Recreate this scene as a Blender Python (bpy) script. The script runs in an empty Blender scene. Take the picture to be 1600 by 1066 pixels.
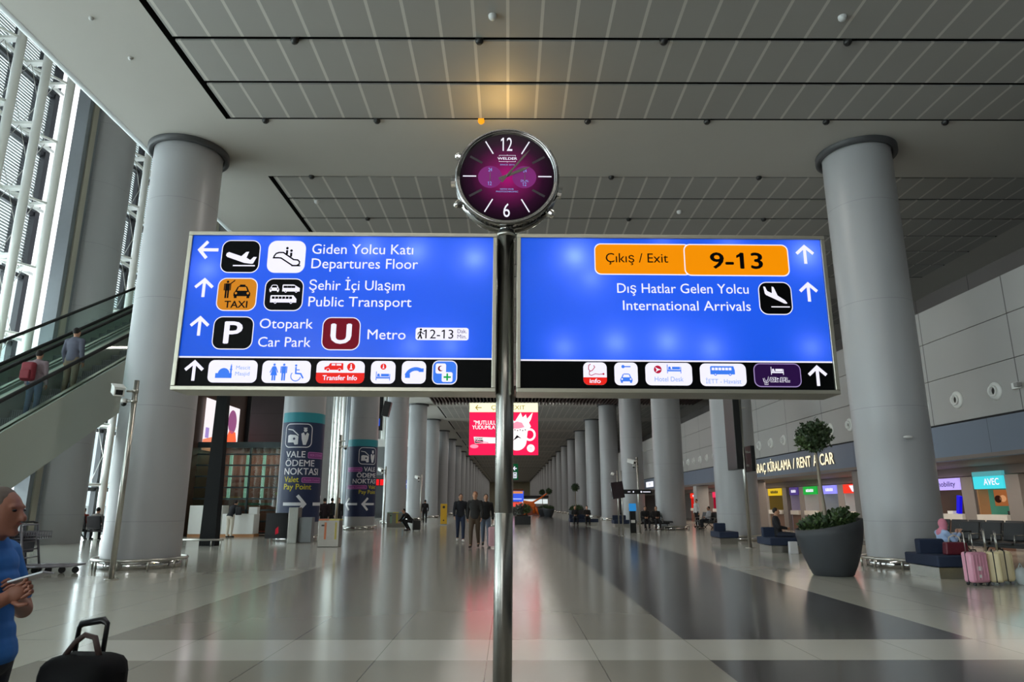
import bpy, bmesh, math, random
from mathutils import Vector, Matrix
R = math.radians
random.seed(7)
scene = bpy.context.scene
COL = scene.collection

# ------------------------------------------------------------------ camera, world, lights, exposure
EXPO = 0.0
scene.view_settings.view_transform = 'Standard'
scene.view_settings.look = 'None'
scene.view_settings.exposure = EXPO
scene.view_settings.gamma = 1.0
scene.view_settings.use_curve_mapping = False
scene.cycles.max_bounces = 8
scene.cycles.diffuse_bounces = 4
scene.cycles.glossy_bounces = 4
scene.cycles.transparent_max_bounces = 16
scene.cycles.caustics_reflective = False
scene.cycles.caustics_refractive = False
scene.cycles.sample_clamp_indirect = 6.0
scene.cycles.use_denoising = True

cam_data = bpy.data.cameras.new('camera')
cam_data.sensor_width = 36.0
cam_data.lens = 24.0
cam_data.clip_end = 2000
cam = bpy.data.objects.new('camera', cam_data)
COL.objects.link(cam)
cam.location = (0, 0, 1.4)
cam.rotation_euler = (R(90 + 13.44), 0, R(-0.26))
scene.camera = cam

world = bpy.data.worlds.new('overcast_sky')
scene.world = world
world.use_nodes = True
wn, wl = world.node_tree.nodes, world.node_tree.links
wn.clear()
wout = wn.new('ShaderNodeOutputWorld')
wbg = wn.new('ShaderNodeBackground')
wtc = wn.new('ShaderNodeTexCoord')
wsep = wn.new('ShaderNodeSeparateXYZ')
wramp = wn.new('ShaderNodeValToRGB')
wnoise = wn.new('ShaderNodeTexNoise')
wnoise.inputs['Scale'].default_value = 3.0
wadd = wn.new('ShaderNodeMath'); wadd.operation = 'MULTIPLY_ADD'
wadd.inputs[1].default_value = 0.25
wl.new(wtc.outputs['Generated'], wsep.inputs[0])
wl.new(wtc.outputs['Generated'], wnoise.inputs['Vector'])
wl.new(wnoise.outputs['Fac'], wadd.inputs[0])
wl.new(wsep.outputs['Z'], wadd.inputs[2])
wl.new(wadd.outputs[0], wramp.inputs[0])
wramp.color_ramp.elements[0].color = (0.62, 0.70, 0.78, 1)
wramp.color_ramp.elements[1].position = 0.55
wramp.color_ramp.elements[1].color = (0.95, 0.98, 1.0, 1)
wl.new(wramp.outputs[0], wbg.inputs[0])
wbg.inputs[1].default_value = 1.9
wl.new(wbg.outputs[0], wout.inputs[0])

def area(name, loc, rot, sx, sy, power, col=(1, 1, 1)):
    d = bpy.data.lights.new(name, 'AREA')
    d.shape = 'RECTANGLE'; d.size = sx; d.size_y = sy; d.energy = power; d.color = col
    o = bpy.data.objects.new(name, d); COL.objects.link(o)
    o.location = loc; o.rotation_euler = rot
    return o
CEIL = 10.45
# soft daylight of the overcast sky just outside the glass wall, and an added uplight standing in for bounce off the apron
area('sky_daylight', (-19.6, 60, 10.5), (0, R(-90), 0), 16, 200, 52000, (0.92, 0.97, 1.0))
area('apron_bounce_fill', (-23, 60, 0.6), (0, R(-122), 0), 5, 200, 60000, (0.97, 0.98, 1.0))
area('rear_atrium_fill', (-13.8, -45, 9.5), (R(-90), 0, R(180)), 8, 18, 3500, (0.95, 0.98, 1.0))  # added fill in front of the solid rear wall, no glazing there
# added downward fill strips along the plain bands, without fixtures
for k in range(-3, 24):
    area('ceiling_fill_strip', (0.3, 16.0 + 11.75 * k, CEIL - 0.03), (0, 0, 0), 10, 0.5, 240 if k < 4 else 320, (1.0, 0.95, 0.88))
for y in (22, 33, 44, 56):
    area('arcade_fill', (14.1, y, 2.52), (0, 0, 0), 1.2, 9, 90, (1.0, 0.82, 0.66))  # added warm fill under the soffit, no fixture built
    area('booth_fill', (17.0, y, 2.55), (0, 0, 0), 0.6, 9, 70, (1.0, 0.86, 0.72))  # added fill that brightens the booth back walls

# ------------------------------------------------------------------ material helpers
def lin(h):
    h = h.lstrip('#')
    out = []
    for i in (0, 2, 4):
        v = int(h[i:i + 2], 16) / 255
        out.append(v / 12.92 if v <= 0.04045 else ((v + 0.055) / 1.055) ** 2.4)
    return tuple(out)
MC = {}
def nodes_of(m):
    m.use_nodes = True
    nt = m.node_tree
    return nt, nt.nodes, nt.links, nt.nodes['Principled BSDF']
def mat(name, hexc, rough=0.5, metal=0.0, noise=0.06, scale=6.0, coat=0.0, spec=0.5):
    """plain paint, cloth or metal with a little procedural mottling"""
    if name in MC: return MC[name]
    m = bpy.data.materials.new(name); MC[name] = m
    nt, n, l, b = nodes_of(m)
    b.inputs['Roughness'].default_value = rough
    b.inputs['Metallic'].default_value = metal
    b.inputs['Coat Weight'].default_value = coat
    b.inputs['Specular IOR Level'].default_value = spec
    r, g, bl = lin(hexc)
    if noise > 0:
        tc = n.new('ShaderNodeTexCoord'); tx = n.new('ShaderNodeTexNoise'); mx = n.new('ShaderNodeMix')
        mx.data_type = 'RGBA'
        tx.inputs['Scale'].default_value = scale; tx.inputs['Detail'].default_value = 4
        l.new(tc.outputs['Object'], tx.inputs['Vector']); l.new(tx.outputs['Fac'], mx.inputs['Factor'])
        mx.inputs['A'].default_value = (r * (1 - noise), g * (1 - noise), bl * (1 - noise), 1)
        mx.inputs['B'].default_value = (min(1, r * (1 + noise)), min(1, g * (1 + noise)), min(1, bl * (1 + noise)), 1)
        l.new(mx.outputs['Result'], b.inputs['Base Color'])
    else:
        b.inputs['Base Color'].default_value = (r, g, bl, 1)
    return m
def emi(name, hexc, s=1.0, rough=0.35):
    """a backlit or self-lit surface"""
    if name in MC: return MC[name]
    m = bpy.data.materials.new(name); MC[name] = m
    nt, n, l, b = nodes_of(m)
    r, g, bl = lin(hexc)
    b.inputs['Base Color'].default_value = (r * .25, g * .25, bl * .25, 1)
    b.inputs['Roughness'].default_value = rough
    b.inputs['Specular IOR Level'].default_value = .08
    b.inputs['Emission Color'].default_value = (r, g, bl, 1)
    b.inputs['Emission Strength'].default_value = s
    return m
def glass(name, tint='#e8f4f2', refl=0.10, opac=0.0):
    if name in MC: return MC[name]
    m = bpy.data.materials.new(name); MC[name] = m
    nt, n, l, b = nodes_of(m)
    n.remove(b)
    out = n['Material Output']
    t = n.new('ShaderNodeBsdfTransparent'); g = n.new('ShaderNodeBsdfGlossy'); mx = n.new('ShaderNodeMixShader')
    t.inputs[0].default_value = (*lin(tint), 1)
    g.inputs['Roughness'].default_value = 0.03
    lw = n.new('ShaderNodeLayerWeight'); pw = n.new('ShaderNodeMath'); pw.operation = 'POWER'; pw.inputs[1].default_value = 4.0
    ad = n.new('ShaderNodeMath'); ad.operation = 'MULTIPLY_ADD'; ad.inputs[1].default_value = .8; ad.inputs[2].default_value = .04
    l.new(lw.outputs['Facing'], pw.inputs[0]); l.new(pw.outputs[0], ad.inputs[0])
    l.new(ad.outputs[0], mx.inputs[0]); l.new(t.outputs[0], mx.inputs[1]); l.new(g.outputs[0], mx.inputs[2])
    l.new(mx.outputs[0], out.inputs[0])
    return m
def grid_mat(name, hexc, line_hex, px, py, ox, oy, wx, wy, rough=0.25, ax='X', ay='Y', noise=0.05, spec=0.5, var=0.0, aniso=0.0):
    """tiles or panels: a base colour ruled with joint lines every px (along ax) and py (along ay), in object space"""
    if name in MC: return MC[name]
    m = bpy.data.materials.new(name); MC[name] = m
    nt, n, l, b = nodes_of(m)
    tc = n.new('ShaderNodeTexCoord'); sp = n.new('ShaderNodeSeparateXYZ'); l.new(tc.outputs['Object'], sp.inputs[0])
    def M(op, a, bb=None):
        q = n.new('ShaderNodeMath'); q.operation = op
        for i, v in enumerate((a, bb)):
            if v is None: continue
            if isinstance(v, (int, float)): q.inputs[i].default_value = v
            else: l.new(v, q.inputs[i])
        return q.outputs[0]
    masks = []; cells = []
    for a, p, o, w in ((ax, px, ox, wx), (ay, py, oy, wy)):
        if not p: continue
        s = M('ADD', sp.outputs[a], -o + 1000 * p + w / 2)
        q = M('FLOORED_MODULO', s, p)
        masks.append(M('LESS_THAN', q, w))
        cells.append(M('FLOOR', M('DIVIDE', s, p)))
    mask = masks[0] if len(masks) == 1 else M('MAXIMUM', masks[0], masks[1])
    tx = n.new('ShaderNodeTexNoise'); tx.inputs['Scale'].default_value = 1.3; tx.inputs['Detail'].default_value = 5
    l.new(tc.outputs['Object'], tx.inputs['Vector'])
    r, g, bl = lin(hexc)
    c1 = n.new('ShaderNodeMix'); c1.data_type = 'RGBA'; l.new(tx.outputs['Fac'], c1.inputs['Factor'])
    c1.inputs['A'].default_value = (r * (1 - noise), g * (1 - noise), bl * (1 - noise), 1)
    c1.inputs['B'].default_value = (r * (1 + noise), g * (1 + noise), bl * (1 + noise), 1)
    col = c1.outputs['Result']
    if var and len(cells) == 2:
        cmb = n.new('ShaderNodeCombineXYZ'); l.new(cells[0], cmb.inputs[0]); l.new(cells[1], cmb.inputs[1])
        wnz = n.new('ShaderNodeTexWhiteNoise'); l.new(cmb.outputs[0], wnz.inputs['Vector'])
        hs = n.new('ShaderNodeHueSaturation'); l.new(col, hs.inputs['Color'])
        v = M('ADD', M('MULTIPLY', wnz.outputs['Value'], var), 1 - var / 2); l.new(v, hs.inputs['Value'])
        col = hs.outputs['Color']
    c2 = n.new('ShaderNodeMix'); c2.data_type = 'RGBA'; l.new(mask, c2.inputs['Factor'])
    l.new(col, c2.inputs['A']); c2.inputs['B'].default_value = (*lin(line_hex), 1)
    l.new(c2.outputs['Result'], b.inputs['Base Color'])
    b.inputs['Roughness'].default_value = rough
    b.inputs['Specular IOR Level'].default_value = spec
    return m

# ------------------------------------------------------------------ mesh helpers
def basis(d):
    d = Vector(d).normalized()
    a = Vector((0, 0, 1)) if abs(d.z) < 0.95 else Vector((1, 0, 0))
    u = a.cross(d).normalized(); v = d.cross(u)
    return u, v, d
class MB:
    def __init__(s):
        s.bm = bmesh.new(); s.mats = []
    def mi(s, m):
        if m not in s.mats: s.mats.append(m)
        return s.mats.index(m)
    def face(s, vs, i, smooth=False):
        try:
            f = s.bm.faces.new(vs)
        except ValueError:
            return None
        f.material_index = i; f.smooth = smooth
        return f
    def box(s, c, d, m, rot=None, bev=0.0, taper=1.0):
        i = s.mi(m); x, y, z = d[0] / 2, d[1] / 2, d[2] / 2
        rm = rot if rot is not None else Matrix.Identity(3)
        if isinstance(rm, (int, float)): rm = Matrix.Rotation(rm, 3, 'Z')
        vs = []
        for sz in (-1, 1):
            t = taper if sz > 0 else 1.0
            for sx, sy in ((-1, -1), (1, -1), (1, 1), (-1, 1)):
                vs.append(s.bm.verts.new(Vector(c) + rm @ Vector((sx * x * t, sy * y * t, sz * z))))
        fs = [s.face([vs[k] for k in q], i) for q in ((3, 2, 1, 0), (4, 5, 6, 7), (0, 1, 5, 4), (1, 2, 6, 5), (2, 3, 7, 6), (3, 0, 4, 7))]
        if bev > 0:
            es = list({e for f in fs for e in f.edges})
            r = bmesh.ops.bevel(s.bm, geom=es, offset=bev, segments=3, profile=0.5, affect='EDGES')
            for f in r['faces']: f.material_index = i; f.smooth = True
        return s
    def cyl(s, p0, p1, r0, m, r1=None, n=16, caps=True, smooth=True):
        i = s.mi(m); r1 = r0 if r1 is None else r1
        p0, p1 = Vector(p0), Vector(p1); u, v, d = basis(p1 - p0)
        a = [s.bm.verts.new(p0 + (u * math.cos(2 * math.pi * k / n) + v * math.sin(2 * math.pi * k / n)) * r0) for k in range(n)]
        b = [s.bm.verts.new(p1 + (u * math.cos(2 * math.pi * k / n) + v * math.sin(2 * math.pi * k / n)) * r1) for k in range(n)]
        for k in range(n): s.face([a[k], a[(k + 1) % n], b[(k + 1) % n], b[k]], i, smooth)
        if caps: s.face(a[::-1], i); s.face(b, i)
        return s
    def tube(s, pts, r, m, n=10, caps=True):
        """sweep along a path; r one radius or one per point"""
        i = s.mi(m); pts = [Vector(p) for p in pts]; rings = []
        rs = r if isinstance(r, (list, tuple)) else [r] * len(pts)
        prev = None
        for k, p in enumerate(pts):
            if k == 0: d = pts[1] - p
            elif k == len(pts) - 1: d = p - pts[k - 1]
            else: d = (pts[k + 1] - p).normalized() + (p - pts[k - 1]).normalized()
            if d.length < 1e-9: d = Vector((0, 0, 1))
            d.normalize()
            if prev is None: u, v, _ = basis(d)
            else:
                u = prev - d * prev.dot(d)
                if u.length < 1e-6: u, v, _ = basis(d)
                u.normalize(); v = d.cross(u)
            prev = u
            rings.append([s.bm.verts.new(p + (u * math.cos(2 * math.pi * q / n) + v * math.sin(2 * math.pi * q / n)) * rs[k]) for q in range(n)])
        for a, b in zip(rings, rings[1:]):
            for q in range(n): s.face([a[q], a[(q + 1) % n], b[(q + 1) % n], b[q]], i, True)
        if caps: s.face(rings[0][::-1], i); s.face(rings[-1], i)
        return s
    def lathe(s, prof, c, m, n=32, axis=(0, 0, 1), smooth=True, a0=0.0, a1=2 * math.pi):
        i = s.mi(m); c = Vector(c); u, v, d = basis(axis)
        full = abs(a1 - a0 - 2 * math.pi) < 1e-6; cnt = n if full else n + 1
        rings = []
        for r, z in prof:
            if r < 1e-6: rings.append([s.bm.verts.new(c + d * z)])
            else: rings.append([s.bm.verts.new(c + d * z + (u * math.cos(a0 + (a1 - a0) * k / n) + v * math.sin(a0 + (a1 - a0) * k / n)) * r) for k in range(cnt)])
        for a, b in zip(rings, rings[1:]):
            for k in range(n):
                k2 = (k + 1) % cnt if full else k + 1
                if len(a) == 1 and len(b) == 1: continue
                if len(a) == 1: s.face([a[0], b[k2], b[k]], i, smooth)
                elif len(b) == 1: s.face([a[k], a[k2], b[0]], i, smooth)
                else: s.face([a[k], a[k2], b[k2], b[k]], i, smooth)
        return s
    def ell(s, c, r, m, n=16, rot=None):
        i = s.mi(m); c = Vector(c); h = max(6, n // 2); rm = rot if rot is not None else Matrix.Identity(3)
        rings = []
        for j in range(h + 1):
            t = math.pi * j / h
            if j in (0, h): rings.append([s.bm.verts.new(c + rm @ Vector((0, 0, r[2] * math.cos(t))))])
            else: rings.append([s.bm.verts.new(c + rm @ Vector((r[0] * math.sin(t) * math.cos(2 * math.pi * k / n), r[1] * math.sin(t) * math.sin(2 * math.pi * k / n), r[2] * math.cos(t)))) for k in range(n)])
        for a, b in zip(rings, rings[1:]):
            for k in range(n):
                if len(a) == 1: s.face([a[0], b[k], b[(k + 1) % n]], i, True)
                elif len(b) == 1: s.face([a[k], b[0], a[(k + 1) % n]], i, True)
                else: s.face([a[k], b[k], b[(k + 1) % n], a[(k + 1) % n]], i, True)
        return s
    def prism(s, pts, ext, m):
        i = s.mi(m); e = Vector(ext)
        a = [s.bm.verts.new(Vector(p)) for p in pts]; b = [s.bm.verts.new(Vector(p) + e) for p in pts]
        n = len(pts)
        s.face(a[::-1], i); s.face(b, i)
        for k in range(n): s.face([a[k], a[(k + 1) % n], b[(k + 1) % n], b[k]], i)
        return s
    def quad(s, pts, m):
        s.face([s.bm.verts.new(Vector(p)) for p in pts], s.mi(m)); return s
    def build(s, name, parent=None, loc=None, rz=0.0, recalc=True):
        if recalc: bmesh.ops.recalc_face_normals(s.bm, faces=s.bm.faces[:])
        me = bpy.data.meshes.new(name); s.bm.to_mesh(me); s.bm.free()
        for m in s.mats: me.materials.append(m)
        o = bpy.data.objects.new(name, me); COL.objects.link(o)
        if parent is not None: o.parent = parent
        if loc is not None: o.location = loc
        if rz: o.rotation_euler = (0, 0, rz)
        return o
def tag(o, label, cat, group=None, kind=None):
    if label: o['label'] = label
    if cat: o['category'] = cat
    if group: o['group'] = group
    if kind: o['kind'] = kind
    return o
def struct(o, label=None):
    o['kind'] = 'structure'
    if label: o['label'] = label
    return o
def thing(name, label, cat, loc=(0, 0, 0), rz=0.0, group=None, kind=None):
    o = bpy.data.objects.new(name, None); COL.objects.link(o)
    o.location = loc; o.rotation_euler = (0, 0, rz); o.empty_display_size = 0.1
    return tag(o, label, cat, group, kind)
def copy_tree(o, parent=None):
    c = o.copy(); COL.objects.link(c)
    if parent is not None: c.parent = parent
    for ch in list(o.children): copy_tree(ch, c)
    return c

# ------------------------------------------------------------------ flat graphics (print on signs, screens, banners)
TC = {}
def text_polys(s, bold):
    key = (s, bold)
    if key in TC: return TC[key]
    cu = bpy.data.curves.new('t', 'FONT'); cu.body = s; cu.resolution_u = 3; cu.fill_mode = 'FRONT'
    o = bpy.data.objects.new('t', cu); COL.objects.link(o)
    dg = bpy.context.evaluated_depsgraph_get()
    me = bpy.data.meshes.new_from_object(o.evaluated_get(dg))
    vs = [(v.co.x, v.co.y) for v in me.vertices]; fs = [tuple(p.vertices) for p in me.polygons]
    bpy.data.objects.remove(o); bpy.data.curves.remove(cu); bpy.data.meshes.remove(me)
    TC[key] = (vs, fs)
    return TC[key]
CAP = 0.682
class D2:
    """2-D shapes drawn on a face whose outside looks along local -Y; units metres times k; wrap = cylinder radius"""
    def __init__(s, k=0.01, wrap=0.0, lift=0.0008):
        s.bm = bmesh.new(); s.mats = []; s.k = k; s.ky = k; s.wrap = wrap; s.lift = lift
    def mi(s, m):
        if m not in s.mats: s.mats.append(m)
        return s.mats.index(m)
    def v(s, x, y, L):
        return s.bm.verts.new((x * s.k, -L * s.lift, y * s.ky))
    def poly(s, pts, m, L=1):
        f = s.bm.faces.new([s.v(x, y, L) for x, y in pts]); f.material_index = s.mi(m); return s
    def rect(s, x, y, w, h, m, L=1): return s.poly([(x, y), (x + w, y), (x + w, y + h), (x, y + h)], m, L)
    def rr(s, x, y, w, h, r, m, L=1, n=7, corners=(1, 1, 1, 1)):
        pts = []
        for (cx, cy, a), on in zip(((x + w - r, y + r, -90), (x + w - r, y + h - r, 0), (x + r, y + h - r, 90), (x + r, y + r, 180)), corners):
            if not on:
                pts.append((cx + (r if a in (-90, 0) else -r), cy + (r if a in (0, 90) else -r))); continue
            for k in range(n + 1):
                t = R(a + 90 * k / n); pts.append((cx + r * math.cos(t), cy + r * math.sin(t)))
        return s.poly(pts, m, L)
    def disc(s, x, y, rx, m, L=1, ry=None, n=28):
        ry = rx if ry is None else ry
        return s.poly([(x + rx * math.cos(2 * math.pi * k / n), y + ry * math.sin(2 * math.pi * k / n)) for k in range(n)], m, L)
    def line(s, pts, w, m, L=1, closed=False):
        i = s.mi(m); n = len(pts); A = []; B = []
        for k in range(n):
            p = Vector(pts[k])
            q0 = Vector(pts[k - 1]) if (k > 0 or closed) else None
            q1 = Vector(pts[(k + 1) % n]) if (k < n - 1 or closed) else None
            d0 = (p - q0).normalized() if q0 is not None else (q1 - p).normalized()
            d1 = (q1 - p).normalized() if q1 is not None else d0
            t = d0 + d1
            t = t.normalized() if t.length > 1e-6 else d0
            nn = Vector((-t.y, t.x)); c = max(0.4, nn.dot(Vector((-d0.y, d0.x))))
            A.append(s.v(p.x + nn.x * w / 2 / c, p.y + nn.y * w / 2 / c, L)); B.append(s.v(p.x - nn.x * w / 2 / c, p.y - nn.y * w / 2 / c, L))
        for k in range(n if closed else n - 1):
            k2 = (k + 1) % n
            f = s.bm.faces.new([A[k], B[k], B[k2], A[k2]]); f.material_index = i
        return s
    def arc(s, x, y, r, a0, a1, w, m, L=1, n=16, ry=None):
        ry = r if ry is None else ry
        return s.line([(x + r * math.cos(R(a0 + (a1 - a0) * k / n)), y + ry * math.sin(R(a0 + (a1 - a0) * k / n))) for k in range(n + 1)], w, m, L)
    def text(s, t, x, y, cap, m, L=1, w=None, bold=0.0, align='l'):
        vs, fs = text_polys(t, 0); i = s.mi(m)
        x0 = min(p[0] for p in vs); x1 = max(p[0] for p in vs)
        sy = cap / CAP; sx = sy if w is None else w / (x1 - x0)
        W = (x1 - x0) * sx
        ox = x if align == 'l' else (x - W if align == 'r' else x - W / 2)
        if '1' in t:
            w1 = text_polys('1', 0)[0]; ww = max(p[0] for p in w1) - min(p[0] for p in w1); hh = max(p[1] for p in w1); q = 1 + bold * 6
            for k, ch in enumerate(t):
                if ch != '1': continue
                fx = max(p[0] for p in text_polys(t[:k + 1], 0)[0]) - ww
                s.poly([(ox + (fx + px - x0) * sx, y + py * sy) for px, py in ((.02, hh), (.02, hh - .11 * q), (-.13, hh - .19 * q), (-.13, hh - .09 * q))], m, L + .3)
        bw = bold * sy * .8
        for j, (dx, dy) in enumerate([(0, 0)] if bold <= 0 else [(-bw, 0), (bw, 0), (0, bw * .6), (0, -bw * .6)]):
            nv = [s.v(ox + (p[0] - x0) * sx + dx, y + p[1] * sy + dy, L + .05 * j) for p in vs]
            for f in fs:
                try:
                    q = s.bm.faces.new([nv[k] for k in f]); q.material_index = i
                except ValueError: pass
        return s
    def arrow(s, x, y, h, w, ang, m, L=1, t=None):
        """arrow of length h and head width w with its tip towards ang, centred on x, y"""
        t = t or h * .16
        a = R(ang); ca, sa = math.cos(a), math.sin(a)
        def T(p): return (x + p[0] * ca - p[1] * sa, y + p[0] * sa + p[1] * ca)
        s.line([T((-h / 2, 0)), T((h / 2 - t * .8, 0))], t, m, L)
        s.line([T((h / 2 - w / 2 - t * .2, w / 2)), T((h / 2 - t * .5, 0)), T((h / 2 - w / 2 - t * .2, -w / 2))], t, m, L + .3)
        return s
    def build(s, name, parent=None, loc=None, rz=0.0):
        if s.wrap:
            bmesh.ops.triangulate(s.bm, faces=s.bm.faces[:])
            for _ in range(5):
                es = [e for e in s.bm.edges if e.calc_length() > 0.10]
                if not es: break
                bmesh.ops.subdivide_edges(s.bm, edges=es, cuts=1)
                bmesh.ops.triangulate(s.bm, faces=[f for f in s.bm.faces if len(f.verts) > 3])
            for v in s.bm.verts:
                a = v.co.x / s.wrap; r = s.wrap - v.co.y
                v.co = Vector((r * math.sin(a), -r * math.cos(a), v.co.z))
        me = bpy.data.meshes.new(name); s.bm.to_mesh(me); s.bm.free()
        for m in s.mats: me.materials.append(m)
        o = bpy.data.objects.new(name, me); COL.objects.link(o)
        if parent is not None: o.parent = parent
        if loc is not None: o.location = loc
        if rz: o.rotation_euler = (0, 0, rz)
        return o

# ------------------------------------------------------------------ palette
STEEL = mat('brushed_stainless', '#b9b7b0', 0.28, 1.0, 0.10, 30)
CHROME = mat('polished_chrome', '#d4d2d0', 0.08, 1.0, 0.02)
ALU = mat('satin_aluminium', '#b8b5a6', 0.35, 0.9, 0.04, 12)
BLACKM = mat('black_metal', '#141516', 0.42, 0.2, 0.05)
BLACKP = mat('black_plastic', '#101113', 0.35)
WHITEP = mat('white_paint', '#e6e6e2', 0.45, 0, 0.03)
PSTEEL = mat('post_steel', '#8d8b86', 0.25, 1.0, 0.08, 30)
BEZEL = mat('bezel_chrome', '#8f8d8c', 0.07, 1.0, 0.02)
COLGREY = mat('column_grey_paint', '#9b9da1', 0.42, 0, 0.03, 2.0)
DARKGREY = mat('dark_grey_paint', '#3a3b3d', 0.5)
CABLE = mat('black_rubber', '#0c0c0c', 0.7)
WHITEL = emi('sign_white', '#f3f0ff', 0.92)
SBLACK = mat('sign_black_film', '#08090a', 0.35, 0, 0.02, spec=.06)
SBLUE = emi('sign_pictogram_blue', '#3f7df0', 0.9)
SRED = emi('sign_red', '#e8261e', 0.9)
SORANGE = emi('sign_orange', '#f59000', 0.9)
STAXI = emi('sign_taxi_amber', '#d4851c', 0.85)
SGREEN = emi('sign_green', '#12a650', 0.9)
SMAROON = emi('sign_maroon', '#74081f', 0.8)
SPURPLE = emi('sign_dark_purple', '#2a1242', 0.8)
SPALE = emi('sign_pale_text_blue', '#86a8ee', 0.9)
SCRIM = emi('sign_crimson', '#b8163a', 0.85)

# ================================================================== THE HALL
S = 11.75                      # column spacing along the hall
Y0 = 16.45                     # first column of each row
XL, XR, XG = -8.45, 9.2, -17.0 # the two inner rows and the row by the glass
YEND = 300.0
# ---- floor: pale tiles, a grey central carpet of tiles, a dark stripe, a pale cross strip
T = 1.03
F_LIGHT = grid_mat('pale_floor_tile', '#b4b2a8', '#86847d', T, 2 * T, 1.86, 7.80, .008, .006, 0.15, var=.05, spec=.6)
F_GREY = grid_mat('grey_floor_tile', '#918d83', '#5c5a54', T, 2 * T, 1.86, 7.80, .010, .006, 0.15, var=.05, spec=.6)
F_DARK = grid_mat('charcoal_floor_tile', '#4c4a4b', '#353334', T, 2 * T, 1.86, 7.80, .010, .006, 0.15, var=.08, spec=.6)
F_STRIP = grid_mat('light_cross_strip_tile', '#b9b6ae', '#8b8982', T, 2 * T, 1.86, 7.80, .008, .006, 0.15, var=.04, spec=.6)
mb = MB()
def fq(x0, x1, y0, y1, m): mb.quad([(x0, y0, 0), (x1, y0, 0), (x1, y1, 0), (x0, y1, 0)], m)
XA, XB, XC = -4.32, 1.86, 4.95
fq(-18.6, XA, -46, YEND, F_LIGHT)
fq(XA, XB, -46, 6.80, F_GREY); fq(XA, 18.8, 6.80, 7.78, F_STRIP); fq(XA, XB, 7.78, YEND, F_GREY)
fq(XB, 18.8, -46, 6.80, F_DARK)
fq(XB, XC, 7.78, YEND, F_DARK); fq(XC, 18.8, 7.78, YEND, F_LIGHT)
floor = struct(mb.build('floor'))
mb = MB(); mb.quad([(-400, -300, -.25), (400, -300, -.25), (400, 700, -.25), (-400, 700, -.25)], mat('concrete_apron', '#a5a6a4', 0.9, 0, .1, .4))
struct(mb.build('ground_outside'))

# ---- ceiling: plain bands along the column lines, recessed bays of ruled metal panels with black slots
C_PLAIN = mat('ceiling_plaster', '#b4b0a9', 0.75, 0, .02, 1.5)
C_PANEL = grid_mat('perforated_ceiling_panel', '#9b9893', '#c4c0b9', .659, 0, -.03, 0, .062, 0, 0.6, noise=.03)
C_DARK = mat('ceiling_void', '#0b0b0b', 0.9)
C_SLAT = mat('brown_ceiling_slat', '#4a3632', 0.6)
C_LIP = mat('ceiling_edge_white', '#e9eef0', 0.4, 0, .02)
BX0, BX1 = -6.7, 16.95
mb = MB(); mp = MB(); ms = MB()
CX0, CX1 = -9.5, 18.6
b0 = [17.77 + S * n for n in range(-5, 24)]
yprev = -46.0
for n, y in zip(range(-5, 24), b0):
    y1 = y + 8.80
    ya = max(y, -46.0)
    if ya > yprev: mb.quad([(CX0, yprev, CEIL), (CX1, yprev, CEIL), (CX1, ya, CEIL), (CX0, ya, CEIL)], C_PLAIN)
    mb.quad([(CX0, ya, CEIL), (BX0 - .14, ya, CEIL), (BX0 - .14, y1, CEIL), (CX0, y1, CEIL)], C_PLAIN)
    mb.quad([(BX1, ya, CEIL), (CX1, ya, CEIL), (CX1, y1, CEIL), (BX1, y1, CEIL)], C_PLAIN)
    # void above the panels
    x0, x1 = BX0 - .14, BX1
    mb.quad([(x0, ya, CEIL + .45), (x1, ya, CEIL + .45), (x1, y1, CEIL + .45), (x0, y1, CEIL + .45)], C_DARK)
    for a, b in (((x0, ya), (x1, ya)), ((x1, ya), (x1, y1)), ((x1, y1), (x0, y1)), ((x0, y1), (x0, ya))):
        mb.quad([(*a, CEIL), (*b, CEIL), (*b, CEIL + .45), (*a, CEIL + .45)], C_DARK)
    if n == 3:
        x = BX0
        while x < BX1:
            ms.box((x, (y + y1) / 2, CEIL - .12), (.10, 8.6, .34), C_SLAT); x += .30
    else:
        for k in range(6):
            a = y + .06 + k * 1.4667; b = y + (k + 1) * 1.4667 - .06
            if b < -46: continue
            if n > 12 and k % 2: continue
            mp.box(((BX0 + BX1) / 2, (a + b) / 2, CEIL + .02), (BX1 - BX0, b - a + (1.4667 if n > 12 else 0), .04), C_PANEL)
    yprev = y1
mb.quad([(CX0, yprev, CEIL), (CX1, yprev, CEIL), (CX1, YEND, CEIL), (CX0, YEND, CEIL)], C_PLAIN)
ceiling = struct(mb.build('ceiling', recalc=False))
mp.build('ceiling_panels', ceiling); ms.build('slatted_baffles', ceiling)
# rounded white edge of the ceiling facing the glass
mb = MB()
mb.tube([(CX0 - .02, -46, CEIL + .10), (CX0 - .02, YEND, CEIL + .10)], .13, C_LIP, 12)
struct(mb.build('trim_1'), 'rounded white ceiling edge above the window-side columns')
mb = MB()
mb.quad([(CX0, -46, CEIL + .1), (CX0, YEND, CEIL + .1), (CX0, YEND, 19.5), (CX0, -46, 19.5)], C_PLAIN)
mb.quad([(CX0, -46, 19.5), (CX0, YEND, 19.5), (-18.6, YEND, 19.5), (-18.6, -46, 19.5)], C_PLAIN)
struct(mb.build('ceiling_atrium'))
mb = MB(); mb.quad([(-18.6, YEND, 0), (18.6, YEND, 0), (18.6, YEND, 19.5), (-18.6, YEND, 19.5)], mat('far_wall_paint', '#b9b39a', .8))
struct(mb.build('wall_far'))
mb = MB(); mb.quad([(-18.6, -46, 0), (18.6, -46, 0), (18.6, -46, 19.5), (-18.6, -46, 19.5)], mat('rear_wall_paint', '#8f8d88', .7))
struct(mb.build('wall_rear'))

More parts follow.
